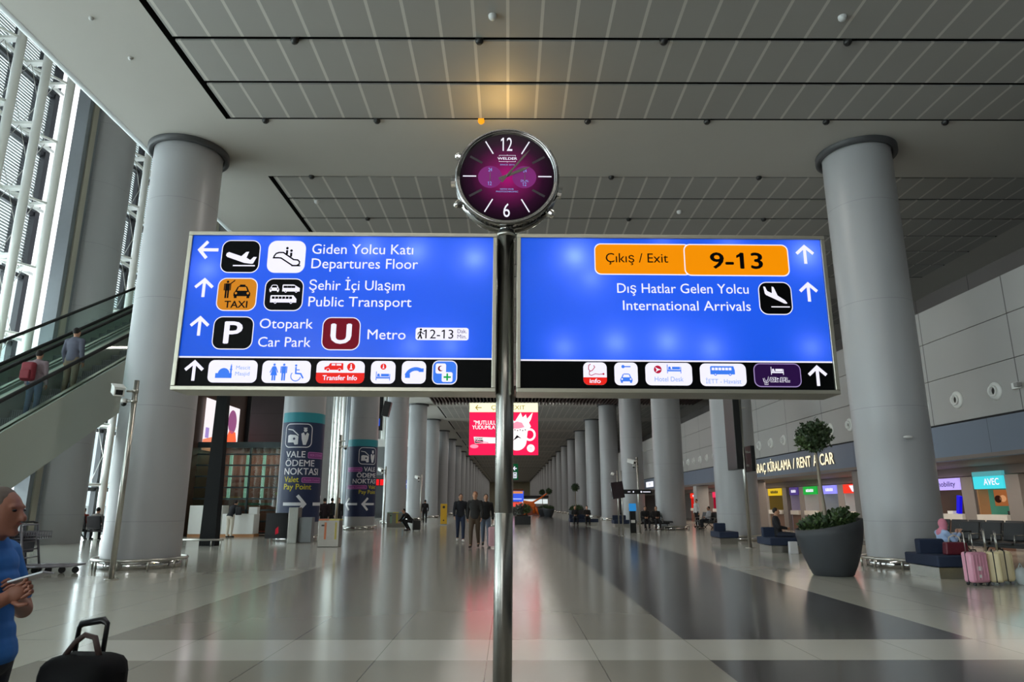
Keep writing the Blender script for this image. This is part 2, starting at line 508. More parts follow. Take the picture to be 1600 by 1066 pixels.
# ---- right side: set-back bulkhead, clad parapet wall with air jets, blue-grey fascia over an arcade
XW = 12.6
W_WHITE = grid_mat('white_wall_cladding', '#a9a6a3', '#63605e', 3.6, 0, 16.6, 0, .035, 0, .5, ax='Y', noise=.02)
W_FASC = grid_mat('blue_grey_fascia', '#6d7687', '#4a515e', 3.6, 0, 17.9, 0, .02, 0, .45, ax='Y', noise=.02)
W_BULK = grid_mat('bulkhead_cladding', '#6d6663', '#4d4846', 3.6, 0, 15.5, 0, .05, 0, .7, ax='Y', noise=.04)
W_BROWN = mat('taupe_wall', '#7d706a', .6, 0, .05)
W_LINE = mat('shadow_gap', '#2e2c2d', .8)
mb = MB()
mb.quad([(18.6, -46, 0), (18.6, YEND, 0), (18.6, YEND, CEIL), (18.6, -46, CEIL)], W_BULK)
struct(mb.build('wall_right'))
mb = MB()
for z0, z1 in ((3.66, 4.95), (4.97, 6.09), (6.11, 7.10)):
    mb.box((XW + .15, 127, (z0 + z1) / 2), (.3, 346, z1 - z0), W_WHITE)
mb.box((XW + .2, 127, 5.35), (.3, 346, 3.45), W_LINE)
mb.box((XW + 3.1, 127, 7.0), (5.8, 346, .15), W_WHITE)
struct(mb.build('wall_parapet'), 'white clad upper wall with a line of round air jets')
mb = MB(); mb.box((XW + .12, 127, 3.1), (.3, 346, 1.0), W_FASC)
mb.box((XW + 2.9, 127, 2.66), (5.9, 346, .1), W_BROWN)
struct(mb.build('trim_2'), 'blue grey fascia above the rental arcade')
mb = MB(); mb.box((15.85, 127, 2.48), (.5, 346, .3), W_BROWN); mb.box((18.4, 127, 1.3), (.2, 346, 2.6), W_BROWN)
struct(mb.build('wall_arcade'))

# ---- round columns
def ordinal(k): return ('first', 'second', 'third', 'fourth', 'fifth', 'sixth', 'seventh', 'eighth', 'ninth', 'tenth', 'eleventh', 'twelfth', 'thirteenth',
                        'fourteenth', 'fifteenth', 'sixteenth', 'seventeenth', 'eighteenth', 'nineteenth', 'twentieth', 'twenty-first', 'twenty-second', 'twenty-third', 'twenty-fourth')[k]
COLM = grid_mat('column_grey_enamel', '#a1a2a4', '#8b8c8e', 0, 2.6, 0, 1.02, 0, .012, .38, ax='X', ay='Z', noise=.015, spec=.5)
def make_column(label, group):
    t = thing('round_column', label, 'column', (0, 0, 0), 0, group, 'thing')
    m = MB(); m.lathe([(.83, 0), (.83, CEIL + .3)], (0, 0, 0), COLM, 56); m.build('shaft', t)
    m = MB(); m.lathe([(.86, CEIL + .4), (.86, CEIL - .13), (.93, CEIL - .15), (.985, CEIL - .15), (.985, CEIL + .02)], (0, 0, 0), mat('collar_dark_grey', '#424345', .45), 56); m.build('ceiling_collar', t)
    m = MB(); m.lathe([(.835, .0), (.87, .0), (.87, .17), (.835, .17)], (0, 0, 0), CHROME, 56); m.build('kick_plate', t)
    m = MB(); m.tube([(.965 * math.cos(2 * math.pi * k / 48), .965 * math.sin(2 * math.pi * k / 48), .20) for k in range(49)], .035, STEEL, 10, caps=False)
    for k in range(10):
        a = 2 * math.pi * (k + .5) / 10
        m.cyl((.965 * math.cos(a), .965 * math.sin(a), 0), (.965 * math.cos(a), .965 * math.sin(a), .2), .025, STEEL, n=8)
    m.build('bumper_rail', t)
    return t
first = make_column('large grey round column behind the camera post at the left of the signs', 'columns of the window-side row')
first.location = (XL, Y0, 0)
NCOL = 23
for k in range(1, NCOL):
    c = copy_tree(first); c.location = (XL, Y0 + S * k, 0)
    c['label'] = {1: 'grey round column wrapped with the valet banner whose arrow points right', 2: 'grey round column wrapped with the valet banner of two left arrows'}.get(k, 'plain grey round column, %s back in the window-side row' % ordinal(k))
for k in range(NCOL):
    c = copy_tree(first); c.location = (XR, Y0 + S * k, 0); c['group'] = 'columns of the arcade-side row'
    c['label'] = {0: 'large grey round column beside the navy bench and planter', 1: 'grey round column behind the post with tall thin screens'}.get(k, 'plain grey round column, %s back in the arcade-side row' % ordinal(k))
sens = mat('sensor_white', '#cfd0cf', .4)
m = MB(); m.ell((0, 0, 0), (.10, .07, .035), sens, 14)
tag(m.build('smoke_sensor', None, (9.05, Y0 - .925, 2.88)), 'small white disc sensor on the column beside the bench', 'sensor')
# taller columns standing at the glass
t = thing('glass_side_column', 'tall wide grey column standing against the window wall by the escalators', 'column', (XG, 26.2, 0), 0, 'columns along the window wall', 'thing')
m = MB(); m.lathe([(1.08, 0), (1.08, 19.4)], (0, 0, 0), COLM, 40); m.build('shaft', t)
m = MB(); m.box((.1, -1.55, 9.7), (.5, .75, 19.4), mat('blue_grey_casing', '#70767c', .45)); m.box((.38, -1.55, 9.7), (.06, .30, 19.4), ALU); m.build('service_casing', t)
for k in range(1, 9):
    c = copy_tree(t); c.location = (XG, 26.2 + S * k, 0)
    c['label'] = {1: 'wide grey column behind the pink video wall', 2: 'wide grey column right of the dark stone wall'}.get(k, 'wide grey column at the window wall, %s from the escalators' % ordinal(k))

# ---- the window wall: white tube trusses, black mullions, glass
GL = glass('clear_glass', '#eef6f6')
TRUSS = mat('truss_white_paint', '#f0f1ec', .4, 0, .02)
MUL = mat('mullion_dark', '#16171d', .5)
FRIT = None
def frit_mat():
    m = bpy.data.materials.new('fritted_glass'); nt, n, l, b = nodes_of(m)
    tc = n.new('ShaderNodeTexCoord'); sp = n.new('ShaderNodeSeparateXYZ'); l.new(tc.outputs['Object'], sp.inputs[0])
    a = n.new('ShaderNodeMath'); a.operation = 'FLOORED_MODULO'; a.inputs[1].default_value = .115; l.new(sp.outputs['Z'], a.inputs[0])
    c = n.new('ShaderNodeMath'); c.operation = 'LESS_THAN'; c.inputs[1].default_value = .05; l.new(a.outputs[0], c.inputs[0])
    t = n.new('ShaderNodeBsdfTransparent'); t.inputs[0].default_value = (.82, .87, .88, 1)
    x = n.new('ShaderNodeMixShader'); l.new(c.outputs[0], x.inputs[0]); l.new(t.outputs[0], x.inputs[1]); l.new(b.outputs[0], x.inputs[2])
    b.inputs['Base Color'].default_value = (.5, .54, .54, 1); b.inputs['Roughness'].default_value = .6
    l.new(x.outputs[0], n['Material Output'].inputs[0])
    return m
FRIT = frit_mat()
LV = [2.2 + 2.5 * k for k in range(7)]
def window_bay(n, y0, y1, detail):
    root = thing('window_%d' % n, None, None); root['kind'] = 'structure'
    cnt = max(2, round((y1 - y0) / 1.37)); d = (y1 - y0) / cnt
    ys = [y0 + d * (k + .5) for k in range(cnt)]
    g = MB(); g.box((-18.05, (y0 + y1) / 2, 4.85), (.03, y1 - y0, 9.7), GL); g.build('window_glass', root)
    g = MB(); g.box((-18.05, (y0 + y1) / 2, 14.6), (.03, y1 - y0, 9.8), FRIT); g.build('fritted_window_glass', root)
    m = MB()
    for y in ys: m.box((-17.95, y - .35, 9.7), (.22, .20, 19.4), MUL)
    for y in (y0 + .12, y1 - .12): m.box((-17.95, y, 9.7), (.22, .24, 19.4), MUL)
    for z in LV: m.box((-17.97, (y0 + y1) / 2, z - .18), (.18, y1 - y0, .16), MUL)
    m.build('window_mullions', root)
    m = MB()
    for y in ys: m.cyl((-17.0, y, 0), (-17.0, y, 19.4), .15, TRUSS, n=14)
    m.build('truss_tubes', root)
    m = MB()
    for z in LV:
        m.box((-17.75, (y0 + y1) / 2, z), (.10, y1 - y0, .12), TRUSS)
        for a, y in enumerate(ys):
            m.box((-17.4, y, z), (.8, .26, .10), TRUSS)
            if detail: m.tube([(-17.0, y, z), (-17.75, y + d * (.9 if a % 2 == 0 else -.9), z)], .05, TRUSS, 8)
    m.build('truss_struts', root)
    if detail:
        m = MB()
        for a, y in enumerate(ys[:-1]):
            for z in LV[:-1]:
                m.tube([(-17.6, y, z), (-17.6, y + d, z + 2.5)], .012, STEEL, 6)
                m.tube([(-17.6, y + d, z), (-17.6, y, z + 2.5)], .012, STEEL, 6)
        m.build('bracing_rods', root)
window_bay(1, 3.0, 13.3, False)
window_bay(11, -22, 3.0, False)
window_bay(12, -46, -22, False)
window_bay(2, 13.3, 24.2, True)
for k in range(8): window_bay(3 + k, 27.3 + S * k, 36.85 + S * k, k < 2)
mb = MB(); mb.quad([(-18.1, 121, 0), (-18.1, YEND, 0), (-18.1, YEND, 19.5), (-18.1, 121, 19.5)], mat('dark_far_cladding', '#4c4e52', .6))
struct(mb.build('wall_left'))

# ================================================================== THE SIGN POST
TILT = R(0.35)
def tilted(o):
    """everything on the post shares its slight lean"""
    o.rotation_euler = (0, TILT, o.rotation_euler[2]); return o
PX, PY = -0.036, 3.90
t = tilted(thing('sign_post', 'tall stainless steel post carrying two blue signs and a round clock', 'post', (PX, PY, 0)))
m = MB(); m.lathe([(.0, .02), (.17, .02), (.17, 0)], (0, 0, 0), STEEL, 32); m.lathe([(.075, .02), (.075, .06), (.05, .08)], (0, 0, 0), STEEL, 32); m.build('base_plate', t)
m = MB(); m.lathe([(.0, .02), (.051, .02), (.051, 1.348), (.0495, 1.350), (.0495, 1.354), (.051, 1.356), (.051, 2.98), (0, 2.98)], (0, 0, 0), PSTEEL, 32); m.build('pole', t)
m = MB(); m.lathe([(.0, 2.98), (.06, 2.98), (.06, 3.00), (.042, 3.005), (.042, 3.015)], (0, 0, 0), STEEL, 28); m.lathe([(.042, 3.012), (.046, 3.014), (.046, 3.024), (.04, 3.027)], (0, 0, 0), CABLE, 28); m.lathe([(.04, 3.026), (.04, 3.0335)], (0, 0, 0), CHROME, 28); m.build('neck_collar', t)
m = MB()
for z in (2.12, 2.86):
    m.box((0, .052, z), (.10, .008, .10), ALU)
m.build('mounting_brackets', t)

def blue_face():
    """backlit film: it glows by itself and lets the lamp tubes inside the box shine through"""
    m = bpy.data.materials.new('backlit_blue_film'); nt, n, l, b = nodes_of(m)
    b.inputs['Base Color'].default_value = (.01, .05, .25, 1); b.inputs['Roughness'].default_value = .22
    b.inputs['Emission Color'].default_value = (*lin('#0550d4'), 1); b.inputs['Emission Strength'].default_value = 0.80; b.inputs['Specular IOR Level'].default_value = .2
    tr = n.new('ShaderNodeBsdfTranslucent'); tr.inputs[0].default_value = (.14, .19, .80, 1)
    ad = n.new('ShaderNodeAddShader'); l.new(b.outputs[0], ad.inputs[0]); l.new(tr.outputs[0], ad.inputs[1])
    l.new(ad.outputs[0], n['Material Output'].inputs[0])
    return m
SFACE = blue_face()
FW, FH = 1.79, .91
def sign_box(name, label, x0, z0, lamps, split):
    """hollow light box: aluminium frame round a blue film; local origin at the lower left corner of the film"""
    t = tilted(thing(name, label, 'sign', (x0, PY - .065, z0), 0, None))
    m = MB(); f = .024
    for (cx, cz, w, h) in ((FW / 2, -f / 2, FW + 2 * f, f), (FW / 2, FH + f / 2, FW + 2 * f, f), (-f / 2, FH / 2, f, FH), (FW + f / 2, FH / 2, f, FH)):
        m.box((cx, .095, cz), (w, .22, h), ALU, bev=.003)
    m.build('frame', t)
    m = MB(); m.box((FW / 2, .20, FH / 2), (FW, .006, FH), mat('sign_back_sheet', '#77797c', .5)); m.build('back_panel', t)
    m = MB(); m.quad([(0, 0, 0), (FW, 0, 0), (FW, 0, FH), (0, 0, FH)], SFACE); m.build('blue_face', t, recalc=False)
    d = D2(); d.rect(0, 0, FW * 100, split - .45, SBLACK, 1); d.rect(0, split - .45, FW * 100, .9, WHITEL, 1); d.build('black_strip', t)
    for (u, v, e) in lamps:
        ld = bpy.data.lights.new('sign_lamp', 'POINT'); ld.energy = e * .34; ld.shadow_soft_size = .06; ld.color = (.8, .85, 1)
        lo = bpy.data.objects.new('sign_lamp', ld); COL.objects.link(lo); lo.parent = t; lo.location = (u, .065, v)
    return t
def G(kx=.010655, ky=.01096):
    d = D2(kx); d.ky = ky; return d
def tile(t, name, x, y, w, h, bg, border=None, r=4.2, fn=None):
    d = G()
    if border:
        d.rr(x - .5, y - .5, w + 1, h + 1, r + .5, border, 2); d.rr(x, y, w, h, r, bg, 3)
    else: d.rr(x, y, w, h, r, bg, 3)
    if fn: fn(d)
    return d.build(name, t)
def lettering(t, name, s, x, y, cap, w, m=WHITEL, bold=0.004, align='l'):
    d = G(); d.text(s, x, y, cap, m, 2, w, bold, align); return d.build(name, t)
def car_front(d, x, y, w, m, hole, L=4):
    """front view of a car, w wide, sitting on y"""
    h = w * .72
    def q(pts, mm, LL): d.poly([(x + px * w, y + py * h) for px, py in pts], mm, LL)
    q([(.02, .16), (.02, .42), (.10, .56), (.22, .92), (.32, 1.0), (.68, 1.0), (.78, .92), (.90, .56), (.98, .42), (.98, .16)], m, L)
    q([(.06, 0), (.22, 0), (.22, .18), (.06, .18)], m, L); q([(.78, 0), (.94, 0), (.94, .18), (.78, .18)], m, L)
    q([(.21, .60), (.30, .90), (.70, .90), (.79, .60)], hole, L + 1)
    d.disc(x + .16 * w, y + .40 * h, .07 * w, hole, L + 1, n=12); d.disc(x + .84 * w, y + .40 * h, .07 * w, hole, L + 1, n=12)
def stick(d, x, y, h, m, L=4, skirt=False):
    d.disc(x, y + h * .93, h * .07, m, L, n=14)
    if skirt:
        d.poly([(x - .07 * h, y + .84 * h), (x + .07 * h, y + .84 * h), (x + .20 * h, y + .30 * h), (x - .20 * h, y + .30 * h)], m, L)
        d.line([(x - .08 * h, y + .82 * h), (x - .23 * h, y + .46 * h)], .055 * h, m, L); d.line([(x + .08 * h, y + .82 * h), (x + .23 * h, y + .46 * h)], .055 * h, m, L)
    else:
        d.rect(x - .13 * h, y + .42 * h, .26 * h, .42 * h, m, L)
        d.line([(x - .17 * h, y + .83 * h), (x - .17 * h, y + .44 * h)], .06 * h, m, L); d.line([(x + .17 * h, y + .83 * h), (x + .17 * h, y + .44 * h)], .06 * h, m, L)
    d.rect(x - .115 * h, y, .10 * h, .45 * h, m, L); d.rect(x + .015 * h, y, .10 * h, .45 * h, m, L)
def bed(d, x, y, w, m, L=4):
    h = w * .62
    d.rect(x, y, w * .05, h, m, L); d.rect(x + w * .95, y, w * .05, h * .72, m, L); d.rect(x, y + h * .22, w, h * .16, m, L)
    d.rect(x + w * .36, y + h * .44, w * .56, h * .30, m, L); d.disc(x + w * .18, y + h * .62, w * .09, m, L, n=12); d.rect(x + w * .08, y + h * .42, w * .24, h * .10, m, L)
def plane(d, x, y, w, m, L=4, land=False):
    P = [(0, .62), (.02, .70), (.09, .735), (.50, .60), (.64, .74), (.74, .755), (.67, .55), (.80, .475), (.90, .58), (1.0, .575), (.90, .36), (.84, .35), (.60, .38), (.05, .57)]
    if land: P = [(0, .98), (.08, .97), (.16, .78), (.36, .68), (.37, .98), (.45, .96), (.60, .58), (.90, .38), (1.0, .25), (.97, .22), (.86, .235), (.52, .40), (.10, .60), (.05, .66)]
    d.poly([(x + px * w, y + (py - .5) * w) for px, py in P], m, L)
def info_i(d, x, y, r, bg, fg, L=4):
    d.disc(x, y, r, bg, L, n=20); d.disc(x, y + r * .5, r * .18, fg, L + 1, n=10); d.rect(x - r * .16, y - r * .6, r * .34, r * .85, fg, L + 1); d.rect(x - r * .36, y - r * .6, r * .75, r * .2, fg, L + 1)

LS = sign_box('direction_sign', 'blue lit direction sign left of the post listing departures, transport and parking', -1.89, 2.052,
              [(.10, .70, 1.0), (1.05, .84, 1.1), (1.33, .82, 1.3), (1.68, .78, 1.6), (.30, .86, .6), (1.33, .24, .7), (1.55, .25, .8), (.55, .88, .6)], 16.9)
def arrow_part(t, x, y, h, w, ang):
    d = G(); d.arrow(x, y, h, w, ang, WHITEL, 2); d.build('arrow', t)
arrow_part(LS, 8.9, 74.9, 11.4, 9.6, 180); arrow_part(LS, 8.9, 53.4, 10.6, 9.6, 90); arrow_part(LS, 8.9, 32.2, 10.6, 9.6, 90); arrow_part(LS, 8.7, 8.2, 10.8, 9.4, 90)
tile(LS, 'departures_pictogram', 17, 62.3, 20.6, 17.8, SBLACK, WHITEL, fn=lambda d: (plane(d, 19.2, 69.6, 17.2, WHITEL), d.rect(23.6, 65.6, 12.2, .7, WHITEL, 4)))
def esc_icon(d):
    d.line([(46, 70.6), (46, 71.5), (47, 73), (48.6, 73.6), (51, 73.6), (57, 69.6), (59.3, 69.4), (60.4, 68.4), (60.3, 67), (59, 66.2), (56.6, 66.2), (50, 70.4), (48.4, 70.6)], .8, SBLACK, 4, closed=True)
    d.line([(45.3, 70.5), (49, 70.5)], .7, SBLACK, 4); d.line([(56, 66.1), (61, 66.1)], .7, SBLACK, 4)
    for x, y in ((53, 72.6), (55.4, 71.2)):
        d.disc(x, y + 3.5, .75, SBLACK, 4, n=12); d.rect(x - .6, y, 1.2, 2.4, SBLACK, 4)
tile(LS, 'escalator_pictogram', 42.4, 62.0, 21, 18.4, WHITEL, None, 4.6, esc_icon)
def taxi_icon(d):
    stick(d, 21.9, 47.6, 9.8, SBLACK); d.line([(23.2, 55.4), (25.8, 57.6)], .6, SBLACK, 4)
    car_front(d, 25.4, 47.6, 9.6, SBLACK, STAXI); d.rect(28.7, 54.3, 3, .9, SBLACK, 4)
    d.text('TAXI', 27.5, 42.3, 3.7, SBLACK, 4, 12.4, .03, 'c')
tile(LS, 'taxi_pictogram', 17, 41, 21, 17.5, STAXI, WHITEL, fn=taxi_icon)
def bus_side(d, x, y, w, h, m, hole, L=4, n=5, nose=0.08):
    d.poly([(x, y + h * .12), (x, y + h * .9), (x + w * .03, y + h), (x + w * (1 - nose * 1.6), y + h), (x + w, y + h * .55), (x + w, y + h * .12)], m, L)
    for k in range(n): d.rect(x + w * (.06 + .86 * k / n * (1 - nose)), y + h * .56, w * .66 / n, h * .28, hole, L + 1)
    for px in (.2, .8): d.disc(x + w * px, y + h * .12, h * .15, m, L, n=12); d.disc(x + w * px, y + h * .12, h * .07, hole, L + 1, n=10)
def transport_icon(d):
    car_front(d, 45, 51.2, 5.6, WHITEL, SBLACK); bus_side(d, 52.2, 51.0, 9.6, 4.4, WHITEL, SBLACK, n=3, nose=.22); bus_side(d, 46, 44.8, 14.4, 4.6, WHITEL, SBLACK, n=6)
tile(LS, 'transport_pictogram', 43, 41.2, 20.4, 17.2, SBLACK, WHITEL, fn=transport_icon)
tile(LS, 'parking_pictogram', 17, 20, 21, 17, SBLACK, WHITEL, fn=lambda d: d.text('P', 27.6, 22.9, 11.6, WHITEL, 4, 9.2, .03, 'c'))
tile(LS, 'metro_pictogram', 76.2, 20, 19.8, 17, SMAROON, WHITEL, fn=lambda d: d.text('U', 86.1, 23.4, 10.2, WHITEL, 4, 10.2, .05, 'c'))
lettering(LS, 'lettering', 'Giden Yolcu Katı', 66.9, 73.1, 5.6, 56.4); lettering(LS, 'lettering', 'Departures Floor', 67.1, 64.8, 5.6, 59.2)
lettering(LS, 'lettering', 'Şehir İçi Ulaşım', 66.8, 52.6, 5.4, 52.6); lettering(LS, 'lettering', 'Public Transport', 67.1, 43.4, 5.4, 56.5)
lettering(LS, 'lettering', 'Otopark', 41.5, 31.2, 5.2, 29); lettering(LS, 'lettering', 'Car Park', 41.6, 21.2, 5.2, 28.4); lettering(LS, 'lettering', 'Metro', 100.5, 25.6, 5.3, 20.6)
def walk_icon(d):
    d.disc(129.3, 31.0, .65, SBLACK, 4, n=10)
    d.line([(129.2, 30.2), (129.0, 28.4), (129.9, 26.0)], .8, SBLACK, 4); d.line([(129.0, 28.4), (127.9, 26.0)], .7, SBLACK, 4)
    d.line([(129.2, 30), (127.9, 29.1), (127.8, 28.1)], .45, SBLACK, 4); d.line([(129.3, 30), (130.2, 29), (131.2, 28.6)], .45, SBLACK, 4)
    d.text('12-13', 131.8, 26.2, 4.8, SBLACK, 4, 15.2); d.text('Dak.', 149.2, 29.2, 2.1, mat('sign_violet_print', '#4b3f8c', .4), 4, 5); d.text('Min.', 149.2, 26.3, 2.1, mat('sign_violet_print', '#4b3f8c', .4), 4, 5)
tile(LS, 'walking_time_pictogram', 126.5, 25.3, 28.8, 6.8, WHITEL, None, 1.4, walk_icon)
def mosque_icon(d):
    d.rect(20.4, 4.3, 8.8, 2.6, SBLUE, 4); d.poly([(21.6 + 6.4 * .5 - 3.1 * math.cos(R(a)), 6.6 + 3.0 * math.sin(R(a))) for a in range(0, 181, 15)], SBLUE, 4)
    d.rect(28.2, 4.3, .8, 6, SBLUE, 4); d.poly([(28.1, 10.2), (29.1, 10.2), (28.6, 12)], SBLUE, 4); d.rect(27.9, 8.6, 1.4, .5, SBLUE, 5)
    d.text('Mescit', 31.2, 8.9, 2.0, SPALE, 4, 7.6); d.text('Masjid', 31.0, 5.7, 2.0, SPALE, 4, 7.6)
tile(LS, 'prayer_room_pictogram', 16.4, 1.9, 26.2, 11.9, WHITEL, None, 3.0, mosque_icon)
def wc_icon(d):
    stick(d, 51.6, 3.2, 9, SBLUE, 4, True); stick(d, 56.8, 3.2, 9, SBLUE)
    d.disc(63.2, 11.2, .6, SBLUE, 4, n=10); d.line([(63.2, 10.4), (63.3, 7.0), (66, 6.8), (67.4, 4.4)], .8, SBLUE, 4); d.arc(63.4, 5.6, 2.6, 140, 350, .45, SBLUE, 4); d.rect(63.3, 8.6, 2, .5, SBLUE, 4)
tile(LS, 'toilet_pictogram', 45.2, 1.9, 26.0, 11.8, WHITEL, None, 3.0, wc_icon)
def transfer_icon(d):
    d.rr(74.2, 1.9, 25.8, 5.6, 2.8, SRED, 4, corners=(1, 0, 0, 1))
    d.poly([(78.4, 9.0), (78.4, 10.4), (80.6, 11.2), (81.4, 12.6), (88.4, 12.6), (88.6, 9.0)], SRED, 4)
    for x in (80.4, 86.6): d.disc(x, 9.0, .9, WHITEL, 5, n=12); d.disc(x, 9.0, .7, SRED, 6, n=12)
    d.rect(82.2, 11.3, 2, .9, WHITEL, 5); d.rect(84.8, 11.3, 2.6, .9, WHITEL, 5)
    info_i(d, 92.7, 10.6, 2.2, SRED, WHITEL); d.text('Transfer Info', 87, 3.6, 2.5, WHITEL, 5, 18.2, .03, 'c')
tile(LS, 'transfer_pictogram', 74.2, 1.9, 25.8, 11.9, WHITEL, None, 3.0, transfer_icon)
tile(LS, 'hotel_pictogram', 103.4, 1.9, 13.1, 12, WHITEL, None, 3.0, lambda d: (info_i(d, 110, 10.9, 1.6, SRED, WHITEL), bed(d, 106.2, 3.6, 7.6, SBLUE)))
tile(LS, 'telephone_pictogram', 119.9, 2, 13, 12, WHITEL, None, 3.0, lambda d: (d.arc(127.5, 4.4, 5.4, 62, 160, 1.9, SBLUE, 4, n=12), d.rect(121.8, 5.0, 2.6, 2.2, SBLUE, 4), d.rect(129.0, 8.2, 2.6, 1.9, SBLUE, 4)))
def aid_icon(d):
    d.rr(138, 7.4, 5.6, 5.4, 1, WHITEL, 4); d.rr(141.4, 3.0, 5.8, 5.2, 1, WHITEL, 5); d.disc(140.7, 10.1, 1.5, SMAROON, 5, n=16); d.disc(141.3, 10.2, 1.15, WHITEL, 6, n=16)
    d.rect(143.9, 3.7, .9, 3.8, SGREEN, 6); d.rect(142.4, 5.1, 3.9, .9, SGREEN, 6)
tile(LS, 'first_aid_pictogram', 136.7, 2.2, 12.4, 11.7, SBLUE, WHITEL, 2.8, aid_icon)

RS = sign_box('direction_sign', 'blue lit direction sign right of the post with orange exit 9-13 panel', .066, 2.040,
              [(.32, .80, 2.0), (.42, .66, .8), (.85, .88, .6), (1.25, .86, .8), (1.70, .82, 1.9), (.25, .24, .9), (.55, .27, 1.2), (.85, .28, 1.3), (1.10, .24, .9), (1.68, .25, .8)], 16.4)
d = G(); d.rr(41, 62.3, 54, 18, 3.6, WHITEL, 2); d.rr(41.5, 62.9, 53, 16.8, 3.2, SORANGE, 3); d.text('Çıkış / Exit', 47.3, 69.4, 5.2, SBLACK, 5, 34.8, .004); d.build('exit_panel', RS)
d = G(); d.rr(91, 62.0, 58.6, 18.3, 3.6, WHITEL, 4); d.rr(91.6, 62.6, 57.4, 17.1, 3.2, SORANGE, 5); d.text('9-13', 120.2, 66.4, 8.8, SBLACK, 6, 28.8, .035, 'c'); d.build('exit_number_panel', RS)
lettering(RS, 'lettering', 'Dış Hatlar Gelen Yolcu', 53.2, 52.2, 5.3, 72.6); lettering(RS, 'lettering', 'International Arrivals', 56.1, 42.6, 5.3, 70.2)
tile(RS, 'arrivals_pictogram', 131.6, 41, 17.4, 17.4, SBLACK, WHITEL, fn=lambda d: (plane(d, 134.0, 50.2, 12.6, WHITEL, 4, True), d.rect(137.6, 44.6, 10.2, .6, WHITEL, 4)))
arrow_part(RS, 159, 74.8, 10.8, 9.4, 90); arrow_part(RS, 159, 53.4, 10.8, 9.4, 90); arrow_part(RS, 159.4, 7.7, 10.8, 9.4, 90)
def steth_icon(d):
    d.rr(33.6, 2, 12.6, 4.0, 2.8, SRED, 4, corners=(1, 0, 0, 1)); d.text('info', 39.9, 3.0, 2.2, WHITEL, 5, 5.8, .03, 'c')
    d.line([(37.6, 13.0), (36.6, 12.4), (36.4, 10.4), (37.2, 9.2), (38.4, 9.6), (39.8, 11.4), (39.2, 12.4)], .4, SCRIM, 4); d.line([(36.9, 9.2), (36.8, 7.4), (38, 7.0), (40, 7.9), (42, 7.6), (44.4, 7.8)], .35, SCRIM, 4); d.disc(44.4, 7.8, .55, SCRIM, 4, n=10)
tile(RS, 'medical_info_pictogram', 33.6, 2, 12.6, 12, WHITEL, None, 2.8, steth_icon)
def rental_icon(d):
    car_front(d, 53.2, 3.2, 6.8, SBLUE, WHITEL); d.disc(55.0, 11.8, .9, SBLUE, 4, n=12); d.rect(55.6, 11.5, 3.4, .6, SBLUE, 4)
tile(RS, 'car_rental_pictogram', 50.3, 1.9, 12.5, 12.1, WHITEL, None, 2.8, rental_icon)
def hotel_desk_icon(d):
    d.disc(73.6, 10.4, 2.1, SCRIM, 4, n=22); d.poly([(72.2, 11.7), (73.6, 10.9), (75.5, 10.3), (73.9, 9.9), (72.4, 8.9), (73.0, 10.2)], WHITEL, 5)
    bed(d, 78.6, 8.4, 7.6, SBLUE); d.text('Hotel Desk', 79.5, 4.1, 2.5, SPALE, 4, 15.4, 0, 'c')
tile(RS, 'hotel_desk_pictogram', 66.9, 2, 25.1, 12, WHITEL, None, 3.0, hotel_desk_icon)
def coach_icon(d):
    bus_side(d, 101.8, 7.4, 13.2, 5, SBLUE, WHITEL, n=6, nose=.03); d.text('İETT - Havaist', 108.6, 3.2, 2.3, SPALE, 4, 19, 0, 'c')
tile(RS, 'coach_pictogram', 96.2, 1.8, 24.8, 12, WHITEL, None, 3.0, coach_icon)
def pod_icon(d):
    bed(d, 134.4, 8.0, 6.8, WHITEL); x = 130.2
    SOUT = WHITEL
    for s in ([(0, 2.6), (0.3, 1.2), (2.0, 1.2), (2.2, 2.6), (1.7, 0), (.2, 0)], [(3.2, 1.2), (3.5, 2.6), (5.3, 2.6), (5.0, 1.2), (3.2, 1.2)], [(6.3, 3.0), (6.0, 1.2), (7.2, 1.2)], [(8.4, 1.9), (10.0, 1.9), (10.1, 2.6), (8.5, 2.6), (8.2, 1.2), (9.8, 1.2)], [(11.3, 3.0), (10.9, 1.2), (12.8, 1.2)]):
        d.line([(x + px * 1.1, 3.2 + py * 1.15) for px, py in s], .95, SOUT, 4); d.line([(x + px * 1.1, 3.2 + py * 1.15) for px, py in s], .5, SPURPLE, 6)
    d.line([(x + 6.0 * 1.1, 3.2 + 2.4 * 1.15), (x + 7.3 * 1.1, 3.2 + 2.4 * 1.15)], .5, SOUT, 4)
tile(RS, 'pod_hotel_pictogram', 125.6, 2, 24.4, 11.6, SPURPLE, emi('sign_lilac_line', '#a58fc6', .8), 3.0, pod_icon)

# ---- the clock on top of the post
CK = tilted(thing('round_clock', 'round chrome clock with purple dial on top of the sign post', 'clock', (-.012, 3.835, 3.357)))
def dial_mat():
    m = bpy.data.materials.new('sunburst_dial'); nt, n, l, b = nodes_of(m)
    tc = n.new('ShaderNodeTexCoord'); ln = n.new('ShaderNodeVectorMath'); ln.operation = 'LENGTH'; l.new(tc.outputs['Object'], ln.inputs[0])
    rp = n.new('ShaderNodeValToRGB'); l.new(ln.outputs['Value'], rp.inputs[0])
    e = rp.color_ramp.elements; e[0].position = 0; e[0].color = (*lin('#b8147a'), 1); e[1].position = .285; e[1].color = (*lin('#120712'), 1)
    for p, c in ((.08, '#801a5c'), (.16, '#561440'), (.22, '#2c0d26')):
        q = rp.color_ramp.elements.new(p); q.color = (*lin(c), 1)
    l.new(rp.outputs[0], b.inputs['Emission Color']); b.inputs['Emission Strength'].default_value = .9
    b.inputs['Base Color'].default_value = (.004, .001, .003, 1); b.inputs['Roughness'].default_value = .15; b.inputs['Specular IOR Level'].default_value = .06
    return m
